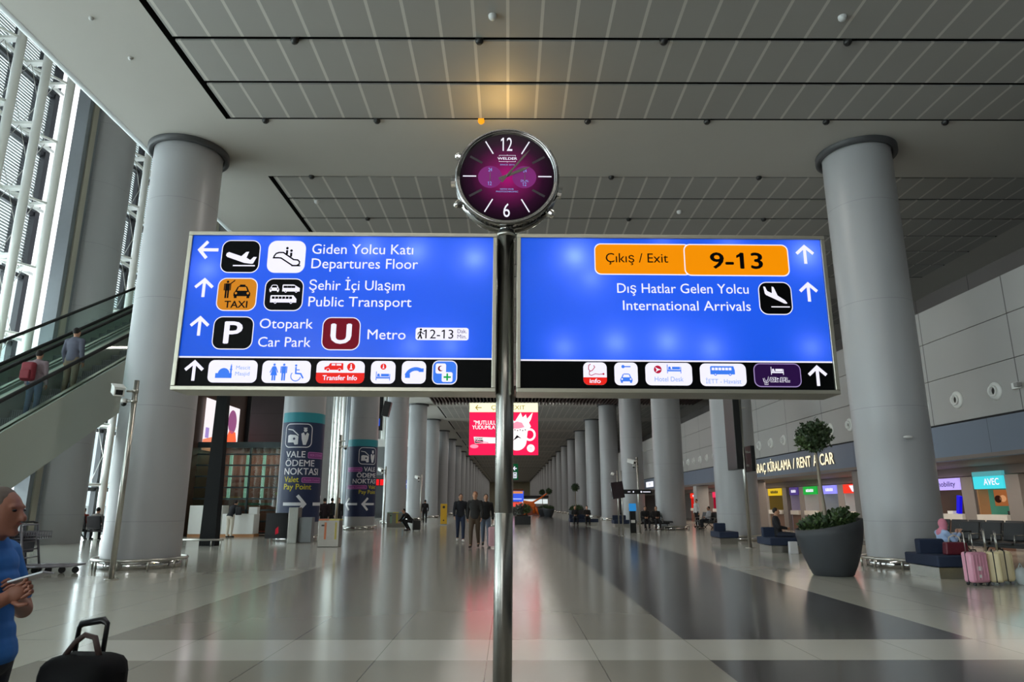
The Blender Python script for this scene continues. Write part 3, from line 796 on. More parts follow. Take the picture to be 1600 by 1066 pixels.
m = MB(); AX = (0, 1, 0)
m.lathe([(.300, -.004), (.308, -.012), (.318, -.004), (.322, .02), (.316, .034), (.306, .040)], (0, 0, 0), BEZEL, 72, AX)
m.lathe([(.286, .008), (.292, -.004), (.300, -.004)], (0, 0, 0), BEZEL, 72, AX); m.build('front_bezel', CK)
m = MB(); m.lathe([(.300, .036), (.304, .040), (.304, .110), (.300, .114)], (0, 0, 0), mat('dark_chrome', '#7b7a7a', .12, 1.0, .02), 72, AX)
for k in range(60):
    a = 2 * math.pi * k / 60; m.box((.304 * math.cos(a), .075, .304 * math.sin(a)), (.006, .04, .008), BLACKM, rot=Matrix.Rotation(-a, 3, 'Y'))
m.build('case', CK)
m = MB(); m.lathe([(.304, .110), (.318, .116), (.324, .128), (.320, .146), (.308, .154), (0, .154)], (0, 0, 0), BEZEL, 72, AX); m.build('rear_bezel', CK)
d = D2(1.0); d.disc(0, 0, .290, dial_mat(), 0, n=72); d.build('dial', CK, (0, .006, 0))
d = D2(1.0, lift=.0006)
SUB = emi('subdial_magenta', '#7c2a72', .85)
for sx in (-1, 1): d.disc(sx * .105, -.004, .074, SUB, 1, n=36)
d.text('24', -.105, .032, .024, SPALE, 2, .022, 0, 'c'); d.text('12', -.105, -.060, .024, SPALE, 2, .020, 0, 'c')
d.text('24', .108, .028, .020, SPALE, 2, .022, 0, 'c'); d.text('DUAL', .108, -.036, .014, SPALE, 2, .048, 0, 'c'); d.text('12', .108, -.064, .024, SPALE, 2, .020, 0, 'c')
d.build('subdial', CK, (0, .006, 0))
d = D2(1.0, lift=.0006)
d.text('12', 0, .172, .090, WHITEL, 2, .060, .0, 'c'); d.text('6', -.002, -.268, .088, WHITEL, 2, .040, .0, 'c')
d.build('numerals', CK, (0, .006, 0))
GM = mat('grey_index', '#3a353a', .5)
for deg in range(30, 360, 30):
    if deg == 180: continue
    a = R(90 - deg); d = D2(1.0, lift=.0006); wht = deg in (30, 90, 150, 210, 270, 330)
    r0, r1 = (.19, .272) if deg % 90 == 0 else ((.175, .272) if wht else (.178, .265))
    d.line([(r0 * math.cos(a), r0 * math.sin(a)), (r1 * math.cos(a), r1 * math.sin(a))], .0075 if wht else .014, WHITEL if wht else GM, 2); d.build('hour_mark', CK, (0, .006, 0))
d = D2(1.0, lift=.0006)
d.text('WELDER', 0, .112, .016, WHITEL, 2, .120, .03, 'c'); d.text('SINCE 2015', 0, .074, .008, SPALE, 2, .088, .01, 'c'); d.text('10TM W/R', 0, -.090, .009, SPALE, 2, .082, .01, 'c'); d.text('PHOTOCHROMIC', 0, -.106, .009, SPALE, 2, .134, .01, 'c')
for s in (1, -1):
    y = .120 + s * .021
    d.line([(-.05, y - s * .006), (-.05, y), (.05, y), (.05, y - s * .006)], .0022, WHITEL, 2); d.line([(0, y), (0, y + s * .006)], .0022, WHITEL, 2)
d.build('dial_lettering', CK, (0, .006, 0))
HM = mat('gunmetal_hand', '#6a625c', .4, .3)
for nm, deg, ln, w in (('minute_hand', 38.5, .225, .012), ('hour_hand', 66, .150, .018)):
    a = R(90 - deg); m = MB(); u = Vector((math.cos(a), 0, math.sin(a))); v = Vector((-math.sin(a), 0, math.cos(a))); y0 = -.006 if nm == 'hour_hand' else -.010
    m.prism([u * -.055 + v * w * .5 + Vector((0, y0, 0)), u * -.055 - v * w * .5 + Vector((0, y0, 0)), u * ln * .75 - v * w * .5 + Vector((0, y0, 0)), u * ln + Vector((0, y0, 0)), u * ln * .75 + v * w * .5 + Vector((0, y0, 0))], (0, .003, 0), HM)
    m.build(nm, CK)
m = MB(); m.cyl((0, -.014, 0), (0, .004, 0), .006, CHROME, n=16); m.build('hand_pin', CK)
for sx in (-.105, .108):
    m = MB(); m.box((sx, .0, -.004), (.005, .003, .06), HM, taper=.5); m.build('subdial_hand', CK)
for ang, big in ((152, 0), (181, 1), (208, 0), (-12, 1), (-38, 0)):
    a = R(ang); u = Vector((math.cos(a), 0, math.sin(a))); c = Vector((0, .065 if ang > 90 else .085, 0)); m = MB()
    m.cyl(c + u * .300, c + u * .325, .014, CHROME, n=14); rr = .040 if big else .026
    m.cyl(c + u * .322, c + u * .348, rr, CHROME, n=14, smooth=False)
    if not big: m.ell(c + u * .350, (.022, .022, .022), CHROME, 12)
    m.build('crown' if big else 'push_button', CK)

# ---- hanging video screen over the middle of the hall
VS = thing('hanging_screen', 'large pink video screen with a coffee cup hanging over the hall', 'screen', (-3.30, 57.0, 5.33))
SW, SH = 5.73, 4.33; K = SW / 107
m = MB(); m.box((SW / 2, .25, SH / 2), (SW, .46, SH), BLACKM); m.build('housing', VS)
m = MB()
for x in (1.2, 4.6): m.cyl((x, .25, SH), (x, .25, CEIL - 5.33), .06, BLACKM, n=10)
m.build('hanger', VS)
PINK = emi('screen_pink', '#fb1d52', 1.1); SW_ = emi('screen_white', '#fff4f4', 1.2); CREAM = emi('screen_cream', '#fdfbd2', 1.15)
OLIVE = emi('screen_olive', '#a58a10', .8); SBLK = emi('screen_black', '#15101c', .6); SROSE = emi('screen_rose', '#ff9bb4', 1.0)
d = D2(K, lift=.004); d.rect(0, 0, 107, 66.5, PINK, 4); d.build('advert_panel', VS)
d = D2(K, lift=.004); d.rect(0, 66.5, 107, 14.5, CREAM, 4); d.arrow(14, 73.6, 10, 8, 180, OLIVE, 5, 1.3); d.text('ÇIKIŞ  EXIT', 34, 70.5, 6.6, OLIVE, 5, 53, 0.0); d.build('exit_header', VS)
d = D2(K, lift=.004); d.text('"MUTLULUĞU', 7, 47, 6.2, SW_, 5, 46, .018); d.text('YUDUMLAYIN"', 4.6, 40, 5.6, SW_, 5, 50, .022)
d.poly([(7, 28), (42, 27), (42, 18), (9, 18)], SW_, 5); d.rect(9, 18.5, 13, 8, SBLK, 6); d.text('MAHMOOD', 10, 22.6, 3.4, SW_, 7, 26, .03); d.poly([(10, 20.5), (30, 18.2), (30, 20), (10, 22)], SROSE, 8)
d.disc(8, 13.5, 6.5, SROSE, 5, 3); d.build('advert_lettering', VS)
d = D2(K, lift=.004)
d.poly([(57, 39)] + [(60 + 14 - 15 * math.cos(R(a)), 22 - 15 * math.sin(R(a))) for a in range(0, 181, 15)] + [(91, 39)], SW_, 5)
d.arc(94, 31.5, 7.6, 0, 360, 3.2, SW_, 6, n=28, ry=8.2)
d.poly([(57, 38), (60, 47), (64, 44), (66, 56), (71, 52), (76, 60), (80, 66), (83, 58), (88, 63), (90, 56), (95, 62), (99, 66), (96, 55), (93, 50), (96, 44), (91, 39)], SW_, 6)
d.poly([(60, 40), (66, 48), (74, 52), (82, 50), (86, 43), (78, 41)], SROSE, 7)
d.poly([(68, 22), (74, 31), (82, 25), (76, 27)], SBLK, 7); d.disc(95.5, 10.5, 6, SW_, 6, n=24); d.arc(95.5, 10.5, 1.6, 0, 360, .8, SROSE, 7)
for k in range(6): d.rect(66 + 4 * k, 37 + (k % 2), 2, 1.6, SBLK, 7)
d.build('cup_picture', VS)
# green emergency exit sign further down the hall
ES = thing('exit_sign', 'green lit emergency exit sign hanging far down the hall', 'sign', (.10, 75, 3.95))
m = MB(); m.box((.45, .08, .85), (.90, .14, 1.70), emi('exit_green', '#0d5b35', .55)); m.build('light_box', ES)
m = MB(); m.cyl((.2, .08, 1.7), (.2, .08, CEIL - 3.95), .015, STEEL, n=6); m.cyl((.7, .08, 1.7), (.7, .08, CEIL - 3.95), .015, STEEL, n=6); m.build('hanger', ES)
d = D2(1.0, lift=.004); d.arrow(.55, 1.2, .42, .40, 180, WHITEL, 1, .10); d.line([(.40, .2), (.40, .75), (.72, .75), (.72, .2)], .07, WHITEL, 1, closed=True); stick(d, .56, .24, .44, WHITEL, 1); d.build('pictogram', ES)

# ---- the banners wrapped round two columns
NAVY = mat('banner_navy', '#1d2b4f', .5, 0, .04, 3); TEAL = mat('banner_teal', '#1f8a97', .5, 0, .04, 3); BWHITE = mat('banner_white', '#e4e4ea', .5, 0, 0); BYEL = mat('banner_yellow', '#cfc224', .5, 0, 0); BPURP = mat('banner_plum', '#8a3d86', .5, 0, 0); BPINK = mat('banner_pink', '#c67ac0', .5, 0, 0)
def banner(label, k, view, a0, a1, first_kind):
    t = thing('column_banner', label, 'banner', (XL, Y0 + S * k, 0), 0, None)
    RB = .842
    for nm, z0, z1, mm in (('navy_band', .72, 4.60, NAVY), ('teal_band', 4.60, 4.99, TEAL)):
        m = MB()
        n = 48
        for q in range(n):
            A, B = R(a0 + (a1 - a0) * q / n), R(a0 + (a1 - a0) * (q + 1) / n)
            m.quad([(RB * math.sin(A), -RB * math.cos(A), z0), (RB * math.sin(B), -RB * math.cos(B), z0), (RB * math.sin(B), -RB * math.cos(B), z1), (RB * math.sin(A), -RB * math.cos(A), z1)], mm)
        o = m.build(nm, t, recalc=False)
        for f in o.data.polygons: f.use_smooth = True
    def D(): return D2(1.0, wrap=RB, lift=.004)
    def icon(x0, x1):
        d = D(); w = x1 - x0; c = x0 + w / 2; z = 3.60; h = .92
        pts = []
        for cx, cy, a in ((x1 - .2, z + .2, -90), (x1 - .2, z + h - .2, 0), (x0 + .2, z + h - .2, 90), (x0 + .2, z + .2, 180)):
            for q in range(7): tt = R(a + 15 * q); pts.append((cx + .2 * math.cos(tt), cy + .2 * math.sin(tt)))
        d.line(pts, .035, BWHITE, 1, closed=True)
        def P(p): return (x0 + p[0] * w, z + p[1] * h)
        d.line([P((.10, .78)), P((.30, .74)), P((.48, .56)), P((.52, .50))], .04, BWHITE, 1)
        d.poly([P(p) for p in ((.12, .20), (.12, .50), (.20, .54), (.42, .52), (.52, .46), (.52, .12), (.40, .10), (.40, .20))], BWHITE, 1)
        d.disc(*P((.37, .36)), .05, NAVY, 2, n=14)
        d.poly([P(p) for p in ((.62, .58), (.70, .64), (.82, .64), (.89, .58), (.87, .36), (.80, .10), (.70, .10), (.64, .36))], BWHITE, 1)
        d.poly([P(p) for p in ((.70, .64), (.76, .50), (.82, .64))], NAVY, 2)
        d.disc(*P((.76, .73)), .07, BWHITE, 1, n=14); d.rect(P((.69, .80))[0], P((.69, .80))[1], .13 * w, .04, BWHITE, 1)
        d.build('valet_pictogram', t)
    def words(s, x0, x1, z, cap, mm):
        d = D(); d.text(s, x0, z, cap, mm, 1, x1 - x0, .02); d.build('lettering', t)
    def box(s, x0, x1, z, h):
        d = D(); d.rr(x0, z, x1 - x0, h, .06, BPINK, 1); d.rr(x0 + .02, z + .02, x1 - x0 - .04, h - .04, .05, BPURP, 2); d.text(s, (x0 + x1) / 2, z + h * .32, h * .36, BPINK, 3, (x1 - x0) * .8, .01, 'c'); d.build('plum_label', t)
    v = view
    if first_kind:
        icon(v - .74, v + .35); words('VALE', v - .64, v + .14, 3.20, .24, BWHITE); words('ÖDEME', v - .64, v + .54, 2.86, .24, BWHITE); words('NOKTASI', v - .66, v + .76, 2.53, .25, BWHITE)
        words('Valet', v - .63, v - .05, 2.24, .21, BYEL); words('Pay Point', v - .63, v + .47, 1.96, .21, BYEL)
        box('MOR OTOPARK', v + .24, v + 1.06, 3.17, .25); box('Purple Carpark', v + .06, v + 1.0, 2.22, .21)
        for x in (-.16, 1.05): d = D(); d.arrow(v + x, 1.40, .92, .66, 0, BWHITE, 1, .12); d.build('arrow', t)
    else:
        icon(v - .20, v + .88); words('VALE', v + .12, v + .86, 3.20, .24, BWHITE); words('ÖDEME', v - .27, v + .96, 2.86, .24, BWHITE); words('NOKTASI', v - .50, v + .98, 2.53, .25, BWHITE)
        words('Valet', v + .42, v + 1.0, 2.24, .21, BYEL); words('Pay Point', v - .11, v + 1.02, 1.96, .21, BYEL)
        box('MOR OTOPARK', v - .95, v + .02, 3.17, .25); box('Purple Carpark', v - .90, v + .33, 2.22, .21)
        for x in (-.60, .50): d = D(); d.arrow(v + x, 1.40, .86, .66, 180, BWHITE, 1, .12); d.build('arrow', t)
banner('navy valet pay point banner with right arrow wrapped on the nearer column', 1, .243, -52, 140, True)
banner('navy valet pay point banner with two left arrows on the farther column', 2, .174, -110, 110, False)

# ================================================================== PEOPLE
def remeshed(m, voxel, smooth=4):
    """fuse the pieces in a mesh builder into one continuous smooth skin"""
    bmesh.ops.recalc_face_normals(m.bm, faces=m.bm.faces[:])
    me = bpy.data.meshes.new('tmp'); m.bm.to_mesh(me); m.bm.free()
    o = bpy.data.objects.new('tmp', me); COL.objects.link(o)
    r = o.modifiers.new('r', 'REMESH'); r.mode = 'VOXEL'; r.voxel_size = voxel
    s = o.modifiers.new('s', 'SMOOTH'); s.iterations = smooth; s.factor = .5
    dg = bpy.context.evaluated_depsgraph_get()
    out = bpy.data.meshes.new_from_object(o.evaluated_get(dg))
    bpy.data.objects.remove(o); bpy.data.meshes.remove(me)
    for p in out.polygons: p.use_smooth = True
    out.materials.clear()
    return out
def limb(m, a, b, ra, rb, mm, n=14):
    a, b = Vector(a), Vector(b)
    m.cyl(a, b, ra, mm, rb, n=n); m.ell(a, (ra, ra, ra), mm, n); m.ell(b, (rb, rb, rb), mm, n)
SKIN = mat('skin_tan', '#b98a6e', .55, 0, .05, 20); SKIN_F = mat('skin_fair', '#cfa088', .55, 0, .05, 20)
STAND = dict(pelvis=(0, 0, .95), neck=(0, .01, 1.45), head=(0, -.015, 1.62), shL=(.185, .01, 1.40), shR=(-.185, .01, 1.40), elL=(.235, .03, 1.13), elR=(-.235, .03, 1.13), wrL=(.235, -.05, .89), wrR=(-.235, -.05, .89),
             hipL=(.09, 0, .93), hipR=(-.09, 0, .93), knL=(.10, -.015, .50), knR=(-.10, -.015, .50), anL=(.10, .02, .09), anR=(-.10, .02, .09), toL=(.115, -.15, .032), toR=(-.115, -.15, .032))
def pose(**k): d = dict(STAND); d.update(k); return d
WALK = pose(knL=(.10, -.16, .52), anL=(.09, -.24, .10), toL=(.10, -.40, .05), knR=(-.09, .04, .50), anR=(-.08, .28, .14), toR=(-.09, .15, .05), elL=(.24, .12, 1.15), wrL=(.25, .10, .91), elR=(-.24, -.06, 1.14), wrR=(-.24, -.20, .93))
SIT = pose(pelvis=(0, .05, .54), neck=(0, .10, 1.05), head=(0, .06, 1.22), shL=(.18, .09, 1.0), shR=(-.18, .09, 1.0), elL=(.23, .02, .76), elR=(-.23, .02, .76), wrL=(.10, -.20, .72), wrR=(-.10, -.20, .72),
           hipL=(.09, .02, .53), hipR=(-.09, .02, .53), knL=(.12, -.42, .52), knR=(-.12, -.42, .52), anL=(.12, -.42, .09), anR=(-.12, -.42, .09), toL=(.13, -.58, .032), toR=(-.13, -.58, .032))
LEAN = pose(neck=(0, -.22, 1.36), head=(0, -.30, 1.50), shL=(.18, -.20, 1.30), shR=(-.18, -.20, 1.30), elL=(.22, -.30, 1.06), elR=(-.22, -.30, 1.06), wrL=(.12, -.48, 1.08), wrR=(-.12, -.48, 1.08), pelvis=(0, .04, .93))
def person(label, loc, rz, h, J, shirt, trous, hair='#1c1714', shoes='#17171a', skin=SKIN, voxel=.018, sleeves=True, hijab=None, coat=0.0, group=None, skirt=False, hold=None, hl=0.0, shirt_m=None, bare_top=False):
    k = h / 1.75
    P = {q: Vector(v) for q, v in J.items()}
    up = (P['neck'] - P['pelvis']).normalized(); side = (P['shL'] - P['shR']).normalized(); fw = up.cross(side) * -1
    if fw.y > 0 and abs(fw.y) > .3: fw = -fw
    rm = Matrix((side, -fw, up)).transposed()
    hd = P['head']
    def torso(m, mm, g, lo=0.0, hi=1.0):
        for t, rx, ry in ((0.0, .160, .115), (.14, .152, .108), (.30, .142, .100), (.46, .150, .106), (.62, .168, .114), (.78, .172, .108), (.90, .135, .085)):
            if lo <= t <= hi:
                c = P['pelvis'].lerp(P['neck'], t); m.ell(c, (rx + g, ry + g, .10 + g), mm, 18, rm)
        if hi > .8:
            for s in 'LR': limb(m, P['neck'] - up * .07, P['sh' + s], .06 + g, .058 + g, mm)
    def arm(m, s, mm, g, full=True):
        limb(m, P['sh' + s], P['el' + s], .056 + g, .044 + g, mm)
        if full: limb(m, P['el' + s], P['wr' + s], .043 + g, .031 + g, mm)
    def leg(m, s, mm, g):
        limb(m, P['hip' + s], P['kn' + s], .088 + g, .060 + g, mm); limb(m, P['kn' + s], P['an' + s], .060 + g, .040 + g, mm)
    m = MB(); torso(m, skin, 0)
    limb(m, P['neck'] - up * .03, hd - Vector((0, 0, .06)), .058, .054, skin)
    m.ell(hd, (.076, .094, .112), skin, 20); m.ell(hd + Vector((0, -.018, -.055)), (.058, .066, .062), skin, 16)
    limb(m, hd + Vector((0, -.090, .012)), hd + Vector((0, -.112, -.026)), .010, .017, skin, 10)
    m.ell(hd + Vector((0, -.076, .030)), (.055, .020, .012), skin, 12); m.ell(hd + Vector((0, -.084, -.052)), (.026, .012, .012), skin, 10); m.ell(hd + Vector((0, -.070, -.092)), (.028, .024, .020), skin, 10)
    for sx in (-1, 1): m.ell(hd + Vector((sx * .078, .010, -.005)), (.012, .022, .034), skin, 10)
    for s in 'LR':
        arm(m, s, skin, 0); leg(m, s, skin, 0); limb(m, P['an' + s], P['to' + s], .036, .030, skin)
    palms = []
    for s in 'LR':
        sx = 1 if s == 'L' else -1
        d = (P['wr' + s] - P['el' + s]).normalized()
        if hold and s in hold: d = Vector(hold[s]).normalized()
        sd = d.cross(Vector((1, 0, 0)) if abs(d.x) < .8 else Vector((0, 0, 1))).normalized()
        nrm = d.cross(sd)
        c = P['wr' + s] + d * .045
        m.ell(c, (.040, .018, .052), skin, 12, Matrix((sd, nrm, d)).transposed()); palms.append((s, d, sd, nrm))
    me = remeshed(m, voxel)
    bm = bmesh.new(); bm.from_mesh(me); mb2 = MB(); mb2.bm.free(); mb2.bm = bm; mb2.mi(skin)
    for s, d, sd, nrm in palms:
        curl = .75 if (hold and s in hold) else .35
        w = P['wr' + s]
        if (w + d * .1 + nrm * .03 - P['pelvis']).length > (w + d * .1 - nrm * .03 - P['pelvis']).length and not (hold and s in hold): nrm = -nrm
        for q in range(4):
            ln = (.066, .076, .072, .056)[q]; b = w + d * .080 + sd * (q - 1.5) * .0195
            k1 = b + (d * math.cos(curl * .6) + nrm * math.sin(curl * .6)) * ln * .5; k2 = k1 + (d * math.cos(curl * 1.6) + nrm * math.sin(curl * 1.6)) * ln * .32; k3 = k2 + (d * math.cos(curl * 2.4) + nrm * math.sin(curl * 2.4)) * ln * .26
            mb2.tube([b - d * .02, b, k1, k2, k3], [.0095, .0095, .009, .008, .0055], skin, 8)
        b = w + d * .028 - sd * .030; mb2.tube([b, b + (d * .6 - sd * .8 + nrm * .3) * .034, b + (d * 1.0 - sd * .75 + nrm * .6) * .058], [.012, .0105, .007], skin, 8)
    bmesh.ops.recalc_face_normals(bm, faces=bm.faces[:]); bm.to_mesh(me); bm.free()
    for p in me.polygons: p.use_smooth = True
    me.materials.append(skin)
    o = bpy.data.objects.new('person', me); COL.objects.link(o); tag(o, label, 'person', group)
    o.location = loc; o.rotation_euler = (0, 0, rz); o.scale = (k, k, k)
    def cloth(name, fn, mm, vox=voxel):
        m = MB(); fn(m); q = remeshed(m, vox); q.materials.append(mm); c = bpy.data.objects.new(name, q); COL.objects.link(c); c.parent = o; return c
    sm = shirt_m or mat('cloth_' + shirt, shirt, .85, 0, .10, 25); tm = mat('cloth_' + trous, trous, .85, 0, .10, 25)
    def fshirt(m):
        torso(m, sm, .014, -.1, .95)
        for s in 'LR':
            if sleeves: arm(m, s, sm, .012)
            else: limb(m, P['sh' + s], P['sh' + s].lerp(P['el' + s], .72), .068, .062, sm)
        if coat:
            a = P['pelvis'] - up * .02; m.cyl(a + up * .1, a - Vector((0, 0, coat)), .17, sm, .20, n=18)
        elif not skirt:
            m.ell(P['pelvis'] - up * .02, (.176, .132, .10), sm, 18, rm)
    cloth('shirt', fshirt, sm)
    def ftrous(m):
        m.ell(P['pelvis'] - up * .03, (.168, .124, .11), tm, 18, rm)
        if skirt: m.cyl(P['pelvis'] + up * .02, Vector((0, (P['anL'].y + P['anR'].y) / 2, .12)), .165, tm, .26, n=20)
        for s in 'LR': leg(m, s, tm, .012)
    cloth('trousers' if not skirt else 'skirt', ftrous, tm)
    hm = mat('cloth_' + (hijab or hair), hijab or hair, .8, 0, .12, 40)
    def fhair(m):
        if hijab:
            m.ell(hd + Vector((0, .022, .010)), (.098, .105, .128), hm, 18); limb(m, hd + Vector((0, .01, -.09)), P['neck'] - up * .05, .085, .125, hm)
        else:
            m.ell(hd + Vector((0, .022, .028)), (.084, .092, .100), hm, 18)
            if hl: limb(m, hd + Vector((0, .05, 0)), hd + Vector((0, .075, -hl)), .075, .06, hm)
    cloth('hair' if not hijab else 'headscarf', fhair, hm, voxel * .7)
    shm = mat('leather_' + shoes, shoes, .5, 0, .05)
    for s in 'LR':
        m = MB(); limb(m, P['an' + s] + Vector((0, 0, -.035)), P['to' + s] + Vector((0, 0, .004)), .047, .040, shm); m.ell(P['an' + s] + Vector((0, .03, -.045)), (.042, .05, .042), shm, 12)
        q = remeshed(m, min(voxel, .014)); q.materials.append(shm); c = bpy.data.objects.new('shoe', q); COL.objects.link(c); c.parent = o
    for sx in (-1, 1):
        m = MB(); m.ell(hd + Vector((sx * .031, -.0835, .012)), (.014, .008, .007), mat('eye_dark', '#1b1410', .2), 10); m.build('eye', o)
    m = MB(); m.ell(hd + Vector((0, -.0935, -.050)), (.020, .005, .005), mat('lip', '#8d4f47', .5), 10); m.build('mouth', o)
    return o

# ================================================================== FURNITURE AND FITTINGS
def pole_cam(label, x, y, h, side=1, box=True, group='camera poles'):
    t = thing('camera_pole', label, 'pole', (x, y, 0), 0, group)
    m = MB(); m.cyl((0, 0, .01), (0, 0, h), .052, STEEL, n=18); m.cyl((0, 0, 0), (0, 0, .02), .12, STEEL, n=18); m.build('pole', t)
    m = MB(); m.cyl((0, 0, h - .22), (-side * .16, -.02, h - .22), .022, STEEL, n=8); m.cyl((0, 0, h - .42), (-side * .16, -.02, h - .42), .022, STEEL, n=8); m.cyl((0, 0, h - .25), (0, 0, h - .18), .062, STEEL, n=14); m.cyl((0, 0, h - .45), (0, 0, h - .39), .062, STEEL, n=14); m.build('bracket', t)
    if box:
        c = MB(); rot = Matrix.Rotation(side * R(38), 3, 'Z') @ Matrix.Rotation(R(16), 3, 'X')
        c.box((-side * .30, -.10, h - .22), (.19, .44, .17), WHITEP, rot=rot, bev=.012); c.box(Vector((-side * .30, -.10, h - .22)) + rot @ Vector((0, -.215, -.005)), (.13, .02, .10), BLACKP, rot=rot)
        c.box(Vector((-side * .30, -.10, h - .22)) + rot @ Vector((0, -.02, .095)), (.21, .50, .02), WHITEP, rot=rot); c.build('camera_housing', t)
    c = MB(); c.cyl((-side * .19, -.02, h - .46), (-side * .19, -.02, h - .38), .06, WHITEP, n=16); c.ell((-side * .19, -.02, h - .47), (.055, .055, .06), BLACKP, 14); c.build('dome_camera', t)
    return t
pole_cam('slim steel camera pole in front of the left column', -7.555, 13.7, 3.84)
pole_cam('steel camera pole rising from the steel bin by the first banner column', -5.98, 24.45, 3.8, -1, False)
pole_cam('steel camera pole beside the coloured bin past the second banner column', -7.72, 43.6, 3.7)
pole_cam('thin camera pole behind the kneeling traveller', -6.35, 50.6, 3.5)
pole_cam('steel camera pole behind the blue topped totem', 6.42, 34.6, 3.68)

# ---- escalators
def escalator(label, x, w):
    t = thing('escalator', label, 'escalator', (x, 11.4, 0), 0, 'escalators by the glass wall')
    SL = .577; y0, y1 = 0.0, 15.2
    def z(y): return SL * y
    body = mat('escalator_panel', '#a9b2a8', .4, .1, .04, 1)
    for sx in (-1, 1):
        m = MB(); xx = sx * (w / 2)
        m.prism([(xx, -2.2, 0), (xx, y0, 0), (xx, y1, z(y1)), (xx, y1 + 1.6, z(y1)), (xx, y1 + 1.6, z(y1) + 1.40), (xx, y1, z(y1) + 1.40), (xx, y0 - .4, 1.17), (xx, -2.2, 1.0)], (sx * -.05, 0, 0), body)
        m.build('side_panel', t)
    m = MB(); m.prism([(-w / 2 + .05, -.0, -.0), (w / 2 - .05, 0, 0), (w / 2 - .05, y1, z(y1)), (-w / 2 + .05, y1, z(y1))], (0, 0, .10), mat('escalator_underside', '#141516', .6)); m.box((0, y1 + .8, z(y1) + .05), (w - .1, 1.6, .1), BLACKM); m.build('underside', t)
    ST = mat('step_metal', '#7f8788', .5, .2, .06); RI = grid_mat('step_riser', '#6a7374', '#3a4042', .05, 0, 0, 0, .018, 0, .5)
    for kx in range(0, 38):
        yy = -.4 + kx * .40; zz = .98 + SL * max(0, yy) - .0
        m = MB(); m.box((0, yy + .2, zz - .02), (w - .34, .42, .04), ST); m.box((0, yy, zz - .13), (w - .34, .03, .24), RI); m.build('step', t)
    for sx in (-1, 1):
        xx = sx * (w / 2 - .09)
        m = MB(); m.prism([(xx, -1.9, 1.0), (xx, -.4, 1.15), (xx, y1, z(y1) + 1.38), (xx, y1 + 1.2, z(y1) + 1.38), (xx, y1 + 1.2, z(y1) + 2.0), (xx, y1, z(y1) + 2.0), (xx, -.4, 1.8), (xx, -1.9, 1.7)], (.012, 0, 0), glass('balustrade_glass', '#f0f7f5')); m.build('balustrade_glass', t)
        m = MB(); m.tube([(xx, -1.9, 1.05), (xx, -2.15, 1.3), (xx, -2.0, 1.68), (xx, -.4, 1.84), (xx, y1, z(y1) + 2.04), (xx, y1 + 1.3, z(y1) + 2.04)], .045, CABLE, 10); m.build('handrail', t)
        m = MB(); m.prism([(xx, -1.9, .98), (xx, -.4, 1.12), (xx, y1, z(y1) + 1.36), (xx, y1 + 1.2, z(y1) + 1.36), (xx, y1 + 1.2, z(y1) + 1.42), (xx, y1, z(y1) + 1.42), (xx, -.4, 1.20), (xx, -1.9, 1.04)], (-sx * .10, 0, 0), ALU); m.build('skirt', t)
    return t
escalator('nearer escalator with grey side panel rising behind the left column', -10.95, 1.5)
escalator('farther escalator rising along the window wall behind the first', -12.62, 1.5)
mb = MB(); mb.box((-11.8, 30.3, 9.5), (3.2, 4.0, .8), W_BROWN); struct(mb.build('floor_landing'))

# ---- black floodlight mast with a round reflector
t = thing('floodlight_mast', 'black square mast with a white disc on top beside the reception desk', 'lamp', (-10.39, 24.7, 0))
m = MB(); m.box((0, 0, 2.75), (.54, .40, 5.5), mat('mast_black', '#060607', .6, 0, .1, spec=.2), taper=.68); m.build('mast', t)
m = MB(); m.lathe([(0, 5.36), (.45, 5.36), (.70, 5.44), (.45, 5.56), (0, 5.58)], (-.28, 0, 0), WHITEP, 36); m.build('reflector_disc', t)
m = MB()
for x in (-.85, .30, .62): m.cyl((x, -.55, 0), (x, -.55, .22), .025, STEEL, n=8)
m.tube([(-.95, -.55, .22), (.70, -.55, .22)], .035, STEEL, 8); m.build('bumper_rail', t)

# ---- left background: glazed shop front, video wall, stone wall, reception desk
LED = emi('video_wall_white', '#fbf4f6', 1.0); 
t = thing('video_wall', 'tall pink and orange video wall behind the glazed shop', 'screen', (-14.6, 34, 0))
m = MB(); m.box((-.30, .4, 5.2), (.5, 7.4, 10.4), mat('brown_cladding', '#4a3226', .6)); m.box((-.20, 4.3, 5.2), (.75, .5, 10.4), BLACKM); m.build('surround', t)
d = D2(1.0, lift=.004); d.rect(-1.3, 3.9, 4.2, 2.5, LED, 10); d.build('display', t, (-.0, 0, 0), R(90))
d = D2(1.0, lift=.004); d.poly([(-1.3, 3.9), (1.6, 3.9), (1.6, 4.25), (.2, 4.7), (-1.3, 4.4)], emi('video_coral', '#f08a68', 1), 12); d.poly([(-1.1, 4.5), (-.7, 4.5), (-.7, 5.0), (-1.1, 5.0)], emi('video_violet', '#a68ed0', 1), 13)
d.poly([(1.5, 3.9), (2.6, 3.9), (2.7, 4.7), (2.5, 5.1), (1.7, 5.15), (1.4, 4.7)], emi('video_orange', '#ff6a3c', 1), 14); d.poly([(1.9, 3.9), (2.5, 3.9), (2.5, 4.7)], emi('video_pink', '#f03a78', 1), 15)
d.disc(2.0, 5.6, .55, emi('video_plum', '#9a5484', .9), 14, .62); d.build('picture', t, (0, 0, 0), R(90))
mb = MB(); mb.box((-12.7, 37.0, 6.0), (2.4, .5, 12), grid_mat('dark_stone', '#4f4a4d', '#3a3638', 0, 1.15, 0, .4, 0, .02, .55, ax='X', ay='Z', noise=.12)); struct(mb.build('wall_stone'))
t = thing('glazed_shop', 'dark glazed shop front with horizontal bars behind the white desk', 'shop', (-12.7, 32.6, 0))
KG = glass('shop_glass', '#b8cfc8')
